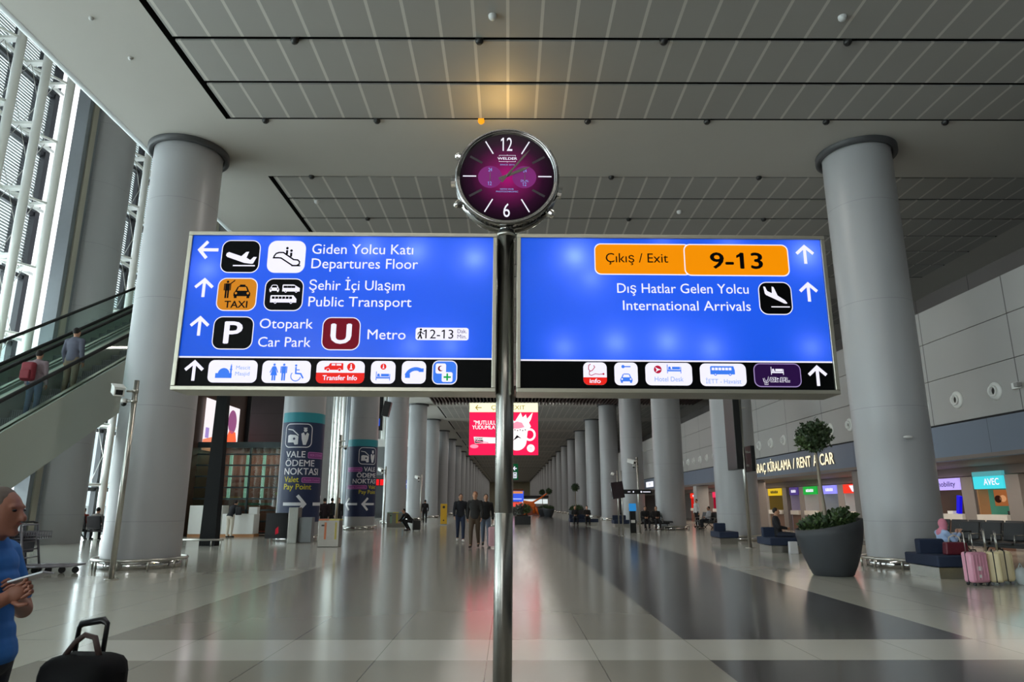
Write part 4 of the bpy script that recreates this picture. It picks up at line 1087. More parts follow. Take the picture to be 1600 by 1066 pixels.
m = MB(); m.box((0, 0, 2.15), (4.9, .03, 3.9), KG); m.build('glass_pane', t)
m = MB(); bar = mat('shop_bar', '#1f3438', .4)
m.box((0, -.02, 4.12), (4.96, .14, .26), bar)
for z in (.1, .62, 1.13, 1.64, 2.15, 2.66, 3.17, 3.68): m.box((0, -.03, z), (4.9, .10, .07), bar)
for x in (-2.42, -.9, .55, 2.42): m.box((x, -.02, 2.1), (.07, .12, 4.0), bar)
m.build('frame', t)
m = MB(); m.box((0, 2.6, 2.1), (4.9, .1, 4.1), mat('shop_back_terracotta', '#9a5348', .7, 0, .2, 1.2)); m.box((0, 1.3, .02), (4.9, 2.6, .04), W_BROWN); m.box((0, 1.3, 4.2), (4.9, 2.6, .08), DARKGREY); m.box((-2.45, 1.3, 2.1), (.06, 2.6, 4.2), DARKGREY); m.box((2.45, 1.3, 2.1), (.06, 2.6, 4.2), DARKGREY); m.build('interior', t)
m = MB()
for x in (-.75, .05, .85): m.box((x, 1.0, 2.7), (.12, .12, 2.2), emi('shop_lamp', '#cfe6d2', .8))
m.build('lamp', t)
m = MB()
for x, z, w, c in ((-1.3, 1.7, 1.5, '#c8873f'), (1.7, 1.9, 1.0, '#a89a30'), (-1.2, 2.5, 1.4, '#8b3a34'), (1.4, 3.2, 1.6, '#7f3f3a'), (.2, 1.4, 1.6, '#5c7a70')): m.box((x, 2.0, z), (w, .3, .12), mat('shelf_' + c, c, .6))
m.build('shelf', t)
area('shop_interior_fill', (-12.7, 33.9, 4.1), (0, 0, 0), 4.4, 1.6, 120, (1.0, .93, .82))  # unseen fill added to brighten the dark shop interior
t = thing('reception_desk', 'white reception desk with a wooden plinth in front of the glazed shop', 'desk', (-12.6, 31.0, 0))
m = MB(); m.box((-.72, .35, .73), (1.45, .7, 1.22), WHITEP, bev=.02); m.build('high_counter', t)
m = MB(); m.box((.72, .35, .55), (1.4, .7, .86), WHITEP, bev=.02); m.build('low_counter', t)
m = MB(); m.box((0, .35, .06), (2.9, .66, .12), mat('oak_plinth', '#b07c50', .5)); m.build('plinth', t)
m = MB(); m.box((1.22, .5, 1.12), (.38, .3, .3), WHITEP); m.build('monitor_box', t)
t = thing('low_display', 'low dark display block with ochre cushions right of the desk', 'display', (-10.35, 32.0, 0))
m = MB(); m.box((0, 0, .35), (.95, .8, .7), DARKGREY); m.build('block', t)
m = MB(); m.box((.1, -.05, .58), (.6, .6, .26), mat('ochre', '#8f7338', .8), bev=.03); m.box((0, -.12, .26), (.8, .62, .2), mat('rust', '#94452b', .8)); m.build('cushion', t)
t = thing('office_chair', 'black office chair behind the white reception desk', 'chair', (-13.55, 32.05, 0))
m = MB(); m.box((0, 0, .5), (.5, .5, .08), BLACKM, bev=.03); m.build('seat', t)
m = MB(); m.box((0, .22, 1.15), (.46, .08, .9), BLACKM, bev=.035); m.build('backrest', t)
m = MB(); m.cyl((0, 0, .06), (0, 0, .48), .03, STEEL, n=8)
for a in range(5): m.cyl((0, 0, .08), (.28 * math.cos(a * 1.257), .28 * math.sin(a * 1.257), .03), .02, BLACKM, n=6)
m.build('base', t)
person('person in dark jacket and cream trousers leaning over the white reception desk', (-11.98, 30.42, 0), R(165), 1.7, LEAN, '#17181f', '#d8cfc0')
m = MB(); m.box((0, 0, .16), (.26, .13, .34), mat('bag_black', '#131316', .7), bev=.04); tag(m.build('shoulder_bag', None, (-11.66, 30.42, .95)), 'black bag hanging from the shoulder of the person at the desk', 'bag')

# ---- payment kiosk, bins, wet floor sign
t = thing('payment_machine', 'steel payment machine with a dark screen at the first banner column', 'machine', (-8.2, 26.6, 0))
m = MB(); m.box((-.42, -.2, .62), (.80, .3, .92), mat('kiosk_screen_black', '#0e0d12', .2)); m.build('dark_panel', t)
d = D2(1.0, lift=.003); d.poly([(-.1, .3), (.02, .35), (.0, .6), (-.1, .5)], emi('kiosk_red2', '#a01c2c', .7), 1); d.build('red_print', t, (-.34, -.353, 0))
m = MB(); m.box((.20, -.16, .64), (.34, .5, 1.28), STEEL, bev=.01); m.build('cabinet', t)
m = MB(); m.box((.62, -.05, .47), (.48, .4, .90), mat('steel_grey', '#85878a', .4, .5), bev=.01); m.build('side_unit', t)
def steel_bin(label, x, y, w, painted, grp='steel bins'):
    t = thing('recycling_bin', label, 'bin', (x, y, 0), 0, grp)
    m = MB(); m.box((0, 0, .44), (w, .5, .86), mat('bin_steel', '#8a8780', .35, .7, .08, 8), bev=.012); m.build('body', t)
    m = MB(); m.box((-w * .28, -.255, .70), (.10, .02, .05), BLACKP); m.build('slot', t)
    m = MB()
    for k, c in enumerate(painted): m.box((-w / 2 + w * (k + .5) / len(painted), 0, .885), (w / len(painted), .5, .05), mat('bin_' + c, c, .5))
    m.build('lid', t)
    d = D2(1.0, lift=.003)
    for k, c in enumerate(painted): d.rect(-w / 2 + w * (k + .5) / len(painted) + .03, .25, w * .1, .55, mat('bin_' + c, c, .5), 1)
    d.build('colour_mark', t, (0, -.252, 0))
    return t
steel_bin('steel bin with orange lid edge near the first banner column', -6.05, 24.05, .70, ('#b5663f', '#a89a4e'))
steel_bin('grey bin with green, yellow and blue marks beyond the second banner column', -7.0, 43.9, 1.1, ('#7d9e86', '#b9a93a', '#5a8fa8'))
t = thing('floor_stand', 'tall yellow floor stand with two dark dots in the middle of the hall', 'sign', (-4.45, 48.2, 0))
m = MB(); m.box((0, 0, .75), (.44, .06, 1.34), mat('signal_yellow', '#c89a1c', .5), bev=.01); m.build('panel', t)
m = MB(); m.box((0, 0, .03), (.6, .35, .06), mat('stand_grey', '#8f8f8c', .6)); m.build('base', t)
d = D2(1.0, lift=.003); d.disc(0, 1.2, .09, BLACKP, 1, n=14); d.disc(0, .32, .05, BLACKP, 1, n=14); d.build('printed_mark', t, (0, -.031, 0))

# ---- planters
LEAF = mat('leaf_dark_green', '#2c3d22', .55, 0, .35, 9); LEAF2 = mat('leaf_mid_green', '#40542c', .55, 0, .3, 9); BARK = mat('bark_grey', '#8c8172', .8, 0, .15, 14); POT = mat('charcoal_pot', '#33363a', .6, 0, .05, 8); SOIL = mat('soil', '#2a211a', .95, 0, .2, 20)
def leaves(m, c, r, n, size, mm, flat=1.0):
    rng = random.Random(int(n + r * 100))
    i = m.mi(mm)
    for _ in range(n):
        while True:
            p = Vector((rng.uniform(-1, 1), rng.uniform(-1, 1), rng.uniform(-1, 1)))
            if .25 < p.length < 1: break
        p = Vector(c) + Vector((p.x * r, p.y * r, p.z * r * flat)) * (1 + .18 * math.sin(p.x * 9 + p.z * 7))
        u = Vector((rng.uniform(-1, 1), rng.uniform(-1, 1), rng.uniform(-1, 1))).normalized(); v = u.cross(Vector((rng.uniform(-1, 1), rng.uniform(-1, 1), .4))).normalized(); s = size * rng.uniform(.7, 1.3)
        m.face([m.bm.verts.new(p), m.bm.verts.new(p + u * s * .5 + v * s * .28), m.bm.verts.new(p + u * s), m.bm.verts.new(p + u * s * .5 - v * s * .28)], i)
def planter(label, x, y, rz=0.0):
    t = thing('planter_tree', label, 'plant', (x, y, 0), rz, 'potted trees')
    m = MB(); n = 40; prof = [(.36, 0), (.39, .02), (.47, .2), (.55, .42), (.61, .64), (.645, .85), (.65, 1.0), (.60, 1.0), (.58, .85), (0, .80)]
    i = m.mi(POT); rings = []
    for r, z in prof:
        ring = []
        for k in range(n):
            a = 2 * math.pi * k / n; zz = z + (.13 * math.cos(a) * (z / 1.0) ** 2 if z > .3 else 0) * (r / .65)
            ring.append(m.bm.verts.new((r * math.cos(a), r * math.sin(a), zz)))
        rings.append(ring)
    for a, b in zip(rings[:-1], rings[1:-1]):
        for k in range(n): m.face([a[k], a[(k + 1) % n], b[(k + 1) % n], b[k]], i, True)
    m.face(rings[0][::-1], i); m.build('pot', t)
    m = MB(); m.cyl((0, 0, .80), (0, 0, .86), .58, SOIL, n=24); m.build('soil', t)
    m = MB(); m.tube([(-.04, 0, .8), (-.05, 0, 1.3), (-.08, .01, 1.8), (-.10, 0, 2.3), (-.12, 0, 2.62)], [.045, .038, .034, .03, .025], BARK, 10)
    for k in range(5): a = k * 1.26; m.tube([(-.11, 0, 2.45), (-.12 + .14 * math.cos(a), .14 * math.sin(a), 2.7), (-.12 + .22 * math.cos(a), .22 * math.sin(a), 2.86)], [.02, .014, .008], BARK, 6)
    m.build('trunk', t)
    m = MB(); leaves(m, (-.13, 0, 2.80), .33, 1500, .085, LEAF, .92); leaves(m, (-.22, 0, 2.70), .26, 500, .085, LEAF2, .8); leaves(m, (.01, .05, 2.86), .22, 400, .08, LEAF2); m.build('crown', t, recalc=False)
    m = MB(); 
    for k in range(12): a = k * .53; leaves(m, (.34 * math.cos(a), .34 * math.sin(a), 1.02 + .10 * math.cos(a)), .22, 130, .12, (LEAF, LEAF2)[k % 2], .85)
    m.build('underplanting', t, recalc=False)
    return t
pl = planter('dark round pot with a small standard tree beside the right column', 6.57, 14.5)
for lb, x, y, rz in (('potted tree with a dark crown far back before the arcade columns', 5.75, 60, 1.2), ('potted tree deep in the hall right of the orange display', 4.4, 78, 2.0), ('potted tree farthest back in the hall beyond the display', 4.1, 84, .5)):
    c = copy_tree(pl); c.location = (x, y, 0); c.rotation_euler = (0, 0, rz); c['label'] = lb
t = thing('potted_plant', 'leafy green plant in a pot by the escalator foot', 'plant', (-16.2, 20.5, 0))
m = MB(); m.lathe([(0, 0), (.25, 0), (.34, .55), (.30, .55), (0, .5)], (0, 0, 0), POT, 24); m.build('pot', t)
m = MB(); leaves(m, (0, 0, 1.0), .48, 600, .2, mat('leaf_bright', '#4d7d3a', .5, 0, .2)); m.build('foliage', t, recalc=False)

# ================================================================== RIGHT SIDE: RENTAL ARCADE
# illuminated lettering on the fascia (reads towards the camera)
t = thing('rental_sign', 'lit cream letters for car rental on the blue grey fascia', 'sign', (XW - .035, 35.3, 2.92), R(-90))
CREAML = emi('letter_cream', '#fff2cc', 1.1)
words_ = (('ARAÇ', 0, 1.75), ('KİRALAMA', 2.05, 3.15), ('/', 5.45, .22), ('RENT', 5.95, 1.55), ('A', 7.80, .38), ('CAR', 8.48, 1.36))
for s, x, w in words_:
    x, w = x * .885, w * .885
    d = D2(1.0); d.text(s, x, 0, .43, CREAML, 60, w, .03); d.build('lettering', t)
    d = D2(1.0); d.text(s, x + .02, -.01, .43, BLACKM, 20, w, .03); d.build('letter_backing', t)
t = thing('lit_sign', 'white lit sign on the fascia deep in the arcade', 'sign', (XW - .06, 63.6, 2.88), R(-90))
m = MB(); m.box((1.5, .02, .23), (3.0, .06, .46), emi('lit_sign_white', '#f6f6ff', 1.0)); m.build('panel', t)
d = D2(1.0, lift=.004); d.rect(1.2, .12, .12, .22, emi('lit_sign_grey', '#b8b8c4', .8), 1); d.rect(1.6, .12, .3, .22, emi('lit_sign_grey', '#b8b8c4', .8), 1); d.build('print_mark', t, (0, -.012, 0))
# round air jets in the cladding
t = thing('air_jet', 'x', 'vent', (XW, 17.44, 4.25), R(-90), 'round air jets in the white wall')
m = MB(); AXF = (0, -1, 0)
m.lathe([(.24, 0), (.24, .02), (.20, .05), (.14, .05)], (0, 0, 0), WHITEP, 28, AXF); m.build('flange', t)
m = MB(); m.lathe([(.14, .045), (.155, .09), (.14, .115), (.105, .10), (.10, .02)], (0, 0, 0), WHITEP, 28, AXF); m.build('nozzle', t)
m = MB(); m.lathe([(0, .015), (.11, .02), (.11, .03), (0, .03)], (0, 0, 0), mat('jet_core', '#3b3632', .7), 20, AXF); m.build('core', t)
t['label'] = 'round white air jet in the white wall, nearest the small white box'
for k in range(1, 28):
    c = copy_tree(t); c.location = (XW, 17.44 + 1.553 * k, 4.25); c['label'] = 'round white air jet, %s along the wall from the small white box' % (ordinal(k) if k < 24 else ('twenty-fifth', 'twenty-sixth', 'twenty-seventh', 'twenty-eighth')[k - 24])
m = MB(); m.box((0, 0, 0), (.10, .22, .16), WHITEP, bev=.01); m.box((-.08, -.16, 0), (.12, .12, .1), mat('box_grey', '#8d8b88', .5)); tag(m.build('wall_box', None, (XW - .055, 16.62, 4.25)), 'small white box on the white wall beside the nearest air jet', 'box')
# arcade pillars
PILL = mat('arcade_pillar', '#8b827d', .5, 0, .04)
def pillar(label, x, y, w=.8, d=.8, tall=2.58, m_=PILL):
    t = thing('arcade_pillar', label, 'pillar', (x, y, 0), 0, 'pillars under the fascia', 'thing')
    m = MB(); m.box((0, 0, tall / 2), (w, d, tall), m_, bev=.02); m.build('shaft', t)
    m = MB(); m.tube([(-w / 2 - .1, -d / 2 - .1, .16), (w / 2 + .1, -d / 2 - .1, .16), (w / 2 + .1, d / 2 + .1, .16), (-w / 2 - .1, d / 2 + .1, .16), (-w / 2 - .1, -d / 2 - .1, .16)], .03, STEEL, 8); 
    for sx in (-1, 1):
        for sy in (-1, 1): m.cyl((sx * (w / 2 + .1), sy * (d / 2 + .1), 0), (sx * (w / 2 + .1), sy * (d / 2 + .1), .16), .02, STEEL, n=8)
    m.build('bumper_rail', t); return t
pillar('white square pillar under the fascia between the second and third arcade columns', 12.95, 47.1, .8, .8, 2.58, mat('pillar_white', '#b5b4b3', .5))
pillar('taupe square pillar under the fascia right behind the big planter', 13.1, 25.3, .8, .8)
pillar('taupe square pillar under the fascia left of the planter', 13.1, 37.2, .9, .9)
pillar('taupe square pillar under the fascia deepest in the arcade', 13.1, 59, .8, .8)
# rental booths in a row
def booth(label, y0, y1, sign, sm, tm, backm, extra=None, scap=.17):
    """counter between pillars at the back of the arcade; local x runs towards the camera along the row"""
    w = y1 - y0
    t = thing('rental_booth', label, 'booth', (15.5, y1, 0), R(-90), 'rental booths')
    m = MB(); m.box((w / 2, .25, .42), (w, .5, .84), mat('booth_wood', '#6b4a38', .6)); m.build('counter_base', t)
    m = MB(); m.box((w / 2, .2, .96), (w, .62, .22), mat('counter_white', '#d9d2c8', .45), bev=.01); m.build('counter_top', t)
    m = MB(); m.box((w / 2, .0, 2.08), (w, .12, .40), sm); m.build('light_box', t)
    d = D2(1.0, lift=.003)
    if sign == '-':
        for k in range(5): d.rect(w * (.22 + .115 * k), 2.02 + .012 * (k % 2), w * .085, .12, tm, 1)
        d.rect(w * .22, 2.01, w * .55, .03, tm, 1); d.build('print_mark', t, (0, -.062, 0))
    elif sign == '/': d.poly([(w * .45, 2.22), (w * .98, 2.22), (w * .98, 1.94), (w * .66, 1.94)], tm, 1).build('print_mark', t, (0, -.062, 0))
    else: d.text(sign, w * (.62 if sign == 'AVEC' else .5), 2.0, scap, tm, 1, w * (.5 if sign == 'AVEC' else .72), .03, 'c'); d.build('lettering', t, (0, -.062, 0))
    m = MB(); m.box((w / 2, 1.9, 1.15), (w, .06, 2.3), backm); m.build('back_panel', t)
    m = MB(); m.box((-.02, .95, 1.15), (.05, 1.9, 2.3), backm); m.build('partition', t)
    m = MB(); m.box((w + .30, .35, 1.15), (.62, .7, 2.3), PILL, bev=.01); m.build('side_pillar', t)
    if extra: extra(t, w)
    return t
LILAC = emi('booth_lilac', '#b9a6f2', 1.0); CYAN = emi('booth_cyan', '#3fd0dd', 1.0); VIO = emi('booth_violet', '#3a2a8c', .9); NEON = emi('booth_blue_standee', '#1a10d8', .8)
GRN = emi('booth_green', '#12a83c', .9); PURB = emi('booth_periwinkle', '#8f8df2', 1.0); REDB = emi('booth_red', '#e8301c', 1.0); YELB = emi('booth_yellow', '#d8b40c', .9); DKP = emi('booth_dark_violet', '#43307c', .9); MAG = emi('booth_magenta', '#e01850', 1.0)
def ex_lilac(t, w):
    m = MB(); m.box((w * .68, .15, 1.38), (.16, .10, .62), NEON, rot=Matrix.Rotation(R(14), 3, 'Y')); m.build('standee', t)
    m = MB(); m.ell((w * .93, .15, 1.25), (.10, .06, .16), emi('globe_cyan', '#6fd6dc', .9), 14); m.build('lamp', t)
    m = MB(); m.box((w * .4, .15, 1.12), (.3, .2, .1), WHITEP); m.build('printer', t)
def ex_cyan(t, w):
    m = MB(); m.box((.03, 1.05, 1.15), (.05, 1.4, 2.28), mat('sea_green_wall', '#4f9c86', .6)); m.build('green_wall', t)
    d = D2(1.0, lift=.003); d.rect(.52, 1.34, .44, .52, emi('poster_warm', '#b06a3c', .6), 1); d.disc(.64, 1.56, .12, emi('poster_dark', '#3a1c14', .5), 2); d.disc(.80, 1.58, .11, emi('poster_skin', '#e0a070', .7), 2); d.build('poster', t, (.06, 0, 0), R(90))
    m = MB(); m.box((.03, .18, 1.15), (.05, .34, 2.28), mat('oak_panel', '#a8794f', .6)); m.build('wood_panel', t)
    m = MB(); m.box((w * .5, -.02, 2.36), (w, .10, .14), emi('booth_cyan_dim', '#5fb8c0', .6)); m.build('upper_light_box', t)
    m = MB(); m.box((w * .9, .15, 1.13), (.14, .14, .12), BLACKP); m.build('phone', t)
TAUPB = mat('booth_back_brown', '#5b4a40', .7); 
booth('rental booth with a white lettered cyan sign and green wall at the far right', 21.7, 23.1, 'AVEC', CYAN, WHITEL, TAUPB, ex_cyan, .2)
booth('rental booth with a lilac sign and a blue standee next to the cyan one', 23.85, 25.3, 'mobility', LILAC, DKP, TAUPB, ex_lilac)
booth('rental booth with a red and white sign behind the planter tree', 30.9, 32.2, '/', REDB, WHITEL, mat('booth_back_paleblue', '#b8c4cc', .6), lambda t, w: (MB().box((w * .12, 1.5, 1.2), (.3, .05, 1.6), emi('booth_orange', '#f0601c', .8)).build('orange_panel', t)))
booth('rental booth with a periwinkle sign behind the planter tree', 32.9, 34.3, '-', PURB, WHITEL, mat('booth_back_grey', '#8f9aa2', .6))
booth('rental booth with a green sign behind the planter tree', 35.0, 36.6, '-', GRN, WHITEL, mat('booth_back_white', '#b6b4bc', .6))
booth('rental booth with a dark violet sign left of the green one', 37.3, 38.4, '-', DKP, WHITEL, mat('booth_back_lilac', '#a8a4c8', .6))
booth('rental booth with a yellow sign beyond the taupe pillar', 39.6, 41.6, '-', YELB, SBLACK, mat('booth_back_olive', '#7a6a2a', .6))
booth('rental booth with a magenta sign left of the yellow one', 42.3, 43.6, '-', MAG, WHITEL, mat('booth_back_pink', '#c08a84', .6))
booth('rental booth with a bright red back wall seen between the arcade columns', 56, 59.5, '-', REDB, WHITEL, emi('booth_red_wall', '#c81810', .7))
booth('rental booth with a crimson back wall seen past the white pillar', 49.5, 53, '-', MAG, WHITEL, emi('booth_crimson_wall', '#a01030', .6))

# ---- beam seating in front of the booths
SEATM = mat('seat_black', '#26282b', .5, 0, .06, 12)
def beam_seat(label, x, y, rz, n, group):
    t = thing('beam_seating', label, 'seating', (x, y, 0), rz, group)
    L = n * .60
    m = MB(); m.box((L / 2, 0, .36), (L, .07, .07), BLACKM); m.build('beam', t)
    for q in ([.3, L - .3] if n < 4 else [.3, L / 2, L - .3]):
        m = MB(); m.tube([(q, -.30, .02), (q, 0, .33), (q, .30, .02)], .024, BLACKM, 8); m.build('leg', t)
    for k in range(n):
        xx = .3 + .6 * k
        m = MB(); m.box((xx, -.06, .45), (.54, .50, .07), SEATM, rot=Matrix.Rotation(R(4), 3, 'X'), bev=.025); m.build('seat', t)
        m = MB(); m.box((xx, .22, .72), (.54, .06, .46), SEATM, rot=Matrix.Rotation(R(-14), 3, 'X'), bev=.025); m.build('backrest', t)
    for k in range(n + 1):
        xx = .6 * k; m = MB(); m.tube([(xx, .16, .42), (xx, .14, .64), (xx, -.2, .64), (xx, -.24, .42)], .016, STEEL, 6); m.build('armrest', t)
    return t
beam_seat('row of black beam seats in front of the lilac and cyan booths', 13.35, 22.4, R(-76), 7, 'arcade seating')
beam_seat('row of black beam seats nearest the right edge behind the suitcases', 12.1, 19.2, R(-72), 4, 'arcade seating')
beam_seat('row of black beam seats far back between the arcade columns', 11.2, 41.5, R(-80), 4, 'arcade seating')
# navy bench at the right column
NAVYC = mat('navy_upholstery', '#1a2740', .75, 0, .12, 30)
def bench(label, x, y, rz, L=1.0):
    t = thing('lounge_bench', label, 'bench', (x, y, 0), rz, 'navy lounge benches')
    m = MB(); m.box((L / 2, .55, .10), (L * .9, 1.0, .20), STEEL); m.build('plinth', t)
    m = MB(); m.box((L / 2, .55, .325), (L, 1.14, .22), NAVYC, bev=.03); m.build('seat', t)
    m = MB(); m.box((L * .30, .62, .57), (L * .60, .16, .30), NAVYC, bev=.03); m.build('backrest', t)
    return t
bench('navy bench with steel plinth beside the right column where a woman sits', 8.26, 13.75, 0, .95)
bench('small navy bench at the foot of the second arcade column', 7.55, 25.4, 0, .7)
bench('dark bench in front of the fourth arcade column', 6.5, 43.6, 0, 1.4)
WOM = dict(SIT); 
SITR = pose(**{**SIT, 'wrL': (.07, -.30, .98), 'wrR': (-.07, -.30, .98), 'elL': (.22, -.06, .82), 'elR': (-.22, -.06, .82), 'head': (0, .02, 1.21)})
person('woman in pink headscarf and pale blue blouse sitting on the navy bench with a phone', (8.90, 14.40, .0), R(90), 1.45, SITR, '#9fb6dc', '#7f8fa8', hijab='#cf7f95', skin=SKIN_F, voxel=.014, hold={'L': (-.1, -.3, 1), 'R': (.1, -.3, 1)})
m = MB(); m.box((0, 0, 0), (.075, .008, .145), BLACKP, bev=.003); tag(m.build('mobile_phone', None, (9.22, 14.40, .93), R(60)), 'dark phone held up by the woman on the navy bench', 'phone')
t = thing('handbag', 'dark red handbag on the navy bench in front of the woman', 'bag', (8.74, 13.90, .437))
m = MB(); m.box((0, 0, .12), (.46, .16, .24), mat('wine_leather', '#5c1626', .45), bev=.03, taper=.9); m.build('body', t)
m = MB(); m.tube([(-.12, -.0, .22), (-.10, 0, .33), (.0, 0, .37), (.10, 0, .33), (.12, 0, .22)], .012, mat('strap_cream', '#cfc4b4', .6), 8); m.build('handle', t)
def suitcase(label, x, y, rz, w, d, h, mm, tall=.95, group='suitcases by the bench', soft=False, dark='#1a1a1c'):
    t = thing('suitcase', label, 'suitcase', (x, y, 0), rz, group)
    m = MB(); m.box((0, 0, h / 2 + .05), (w, d, h), mm, bev=min(.045, d * .22)); m.build('shell', t)
    if not soft:
        m = MB()
        for k in range(5): m.box((-w * .36 + w * .18 * k, -d / 2 - .003, h / 2 + .05), (w * .05, .012, h * .82), mm, bev=.004)
        m.build('rib', t)
        m = MB(); m.box((0, 0, h / 2 + .05), (w + .006, .018, h + .006), mat('zip_' + dark, dark, .6), bev=.004); m.build('zip_band', t)
    for sx in (-1, 1):
        for sy in (-1, 1):
            m = MB(); m.cyl((sx * (w / 2 - .05) - .012, sy * (d / 2 - .04), .028), (sx * (w / 2 - .05) + .012, sy * (d / 2 - .04), .028), .028, BLACKP, n=12); m.build('wheel', t)
    m = MB()
    for sx in (-1, 1): m.cyl((sx * w * .22, d * .36, h + .04), (sx * w * .22, d * .36, tall), .009, STEEL if not soft else BLACKM, n=8)
    m.build('pull_rod', t)
    m = MB(); m.tube([(-w * .26, d * .36, tall), (w * .26, d * .36, tall)], .016, BLACKP, 8); m.build('grip', t)
    m = MB(); m.tube([(-.06, 0, h + .05), (-.05, 0, h + .085), (.05, 0, h + .085), (.06, 0, h + .05)], .010, BLACKP, 8); m.build('carry_handle', t)
    return t
c = suitcase('pink ribbed suitcase standing beside the navy bench', 8.31, 12.72, R(10), .36, .23, .52, mat('rose_shell', '#c98ea2', .35, 0, .04), .92)
d = D2(1.0, lift=.003); d.rect(-.08, .26, .10, .07, WHITEP, 1); d.rect(-.06, .14, .06, .05, WHITEP, 1); d.build('sticker', c, (0, -.118, 0))
suitcase('cream ribbed suitcase between the pink one and the other cream one', 8.69, 12.80, R(62), .34, .22, .52, mat('cream_shell', '#cdbf98', .35, 0, .04), .95)
suitcase('cream ribbed suitcase standing rightmost beside the bench', 9.03, 13.0, R(62), .34, .22, .52, mat('cream_shell', '#cdbf98', .35, 0, .04), .90)
m = MB(); m.ell((0, 0, .14), (.12, .10, .16), mat('pale_bag', '#b9c2c4', .7), 14); m.tube([(-.05, 0, .26), (0, 0, .36), (.05, 0, .26)], .012, mat('pale_bag', '#b9c2c4', .7), 6)
tag(m.build('tote_bag', None, (9.20, 12.85, .0)), 'pale tote bag on the floor right of the cream suitcases', 'bag')

# ---- screens on posts, totem, direction bar
t = thing('information_post', 'steel post carrying tall thin black screens seen edge on', 'post', (7.89, 23.2, 0))
m = MB(); m.cyl((0, 0, 0), (0, 0, 5.3), .06, STEEL, n=18); m.cyl((0, 0, 0), (0, 0, .02), .16, STEEL, n=20); m.build('pole', t)
m = MB(); m.box((-.24, .15, 3.8), (.22, 1.0, 2.55), BLACKM, bev=.015); m.build('tall_screen', t)
m = MB(); m.box((.22, .1, 2.88), (.13, .8, .84), BLACKM, bev=.01); m.build('small_screen', t)
m = MB(); 
for z in (2.65, 3.1, 4.6): m.box((0, .0, z), (.36, .08, .06), STEEL)
m.build('bracket', t)
t = thing('information_screen', 'dark tilted screen on two thin steel posts with a direction bar', 'screen', (5.08, 32.0, 0))
m = MB()
for x in (-.09, .09): m.cyl((x, 0, 0), (x, 0, 2.9), .03, STEEL, n=10); m.cyl((x, 0, 0), (x, 0, .02), .08, STEEL, n=12)
m.build('post', t)
m = MB(); m.box((-.12, -.10, 2.02), (.62, .08, .74), mat('maroon_screen', '#2f2226', .25), rot=Matrix.Rotation(R(-8), 3, 'Y') @ Matrix.Rotation(R(20), 3, 'Z'), bev=.01); m.build('display', t)
m = MB(); m.box((.82, 0, 1.95), (1.3, .08, .20), BLACKM); m.build('direction_bar', t)
d = D2(1.0, lift=.003); d.rect(.36, 1.93, .12, .03, WHITEL, 1); d.disc(.62, 1.945, .035, WHITEL, 1, n=12); d.disc(.98, 1.945, .04, WHITEL, 1, n=12); d.rect(1.06, 1.925, .34, .035, WHITEL, 1); d.build('print_mark', t, (0, -.041, 0))
m = MB(); m.box((-.32, -.1, 2.75), (.12, .26, .12), WHITEP, rot=Matrix.Rotation(R(25), 3, 'Y'), bev=.01); m.cyl((-.28, -.05, 2.72), (-.09, 0, 2.7), .02, STEEL, n=6); m.build('camera', t)
t = thing('totem', 'slim dark totem with a blue screen in the right half of the hall', 'totem', (6.2, 35.3, 0))
m = MB(); m.box((0, 0, .62), (.30, .22, 1.24), BLACKM, bev=.01); m.build('body', t)
m = MB(); m.box((0, -.09, 1.24), (.34, .14, .36), emi('totem_blue', '#2f86c8', .8), rot=Matrix.Rotation(R(-14), 3, 'X')); m.build('display', t)
m = MB(); m.box((0, -.12, .56), (.2, .02, .14), WHITEP); m.build('white_label', t)

# ---- central background
m = MB(); m.box((0, 0, .29), (1.13, .8, .58), BLACKM, bev=.01); tag(m.build('black_plinth', None, (.97, 49.7, 0)), 'low black plinth in the middle of the hall under the green exit sign', 'plinth')
t = thing('grey_planting', 'grey leafy arrangement standing on the black plinth', 'plant', (.95, 49.7, .585))
m = MB(); leaves(m, (-.2, 0, .46), .32, 260, .22, mat('silver_leaf', '#5c5f58', .6, 0, .3), .95); leaves(m, (.3, 0, .44), .28, 160, .2, LEAF2); m.build('foliage', t, recalc=False)
m = MB(); m.box((0, 0, .04), (.8, .5, .08), SOIL); m.build('tray', t)
t = thing('orange_play_sculpture', 'bright orange sculpture of slanting beams far down the hall', 'sculpture', (2.9, 88, 0))
ORG = mat('orange_gloss', '#f0701c', .35, 0, .05)
for a, b, r in (((-1.2, 0, .9), (1.2, .2, 2.2), .16), ((-.9, -.2, 0), (-.5, .1, 1.7), .18), ((.3, -.2, .3), (.0, .2, 1.7), .2), ((.9, -.3, .2), (.2, .2, 1.3), .2), ((-1.1, 0, 1.6), (.3, .1, 1.5), .28), ((1.2, .2, 2.2), (2.0, .2, 2.75), .12)):
    m = MB(); m.cyl(a, b, r, ORG, r1=r * .6, n=10); m.build('beam', t)
m = MB(); m.box((-.3, 0, 1.35), (1.5, .5, .6), ORG, rot=Matrix.Rotation(R(18), 3, 'Y'), bev=.1); m.build('body', t)
t = thing('blue_screen', 'blue lit video screen at the far end of the hall by the post', 'screen', (.2, 92, 0))
m = MB(); m.box((.85, .15, 2.4), (1.8, .2, 1.35), emi('far_screen_blue', '#3a5ce0', 1.0)); m.build('display', t)
d = D2(1.0, lift=.01); d.rect(.35, 2.75, 1.3, .3, emi('far_screen_orange', '#d88a50', 1), 1); d.rect(.1, 2.0, 1.4, .12, emi('far_screen_pale', '#b8c8ff', 1), 1); d.build('picture', t, (0, .04, 0))
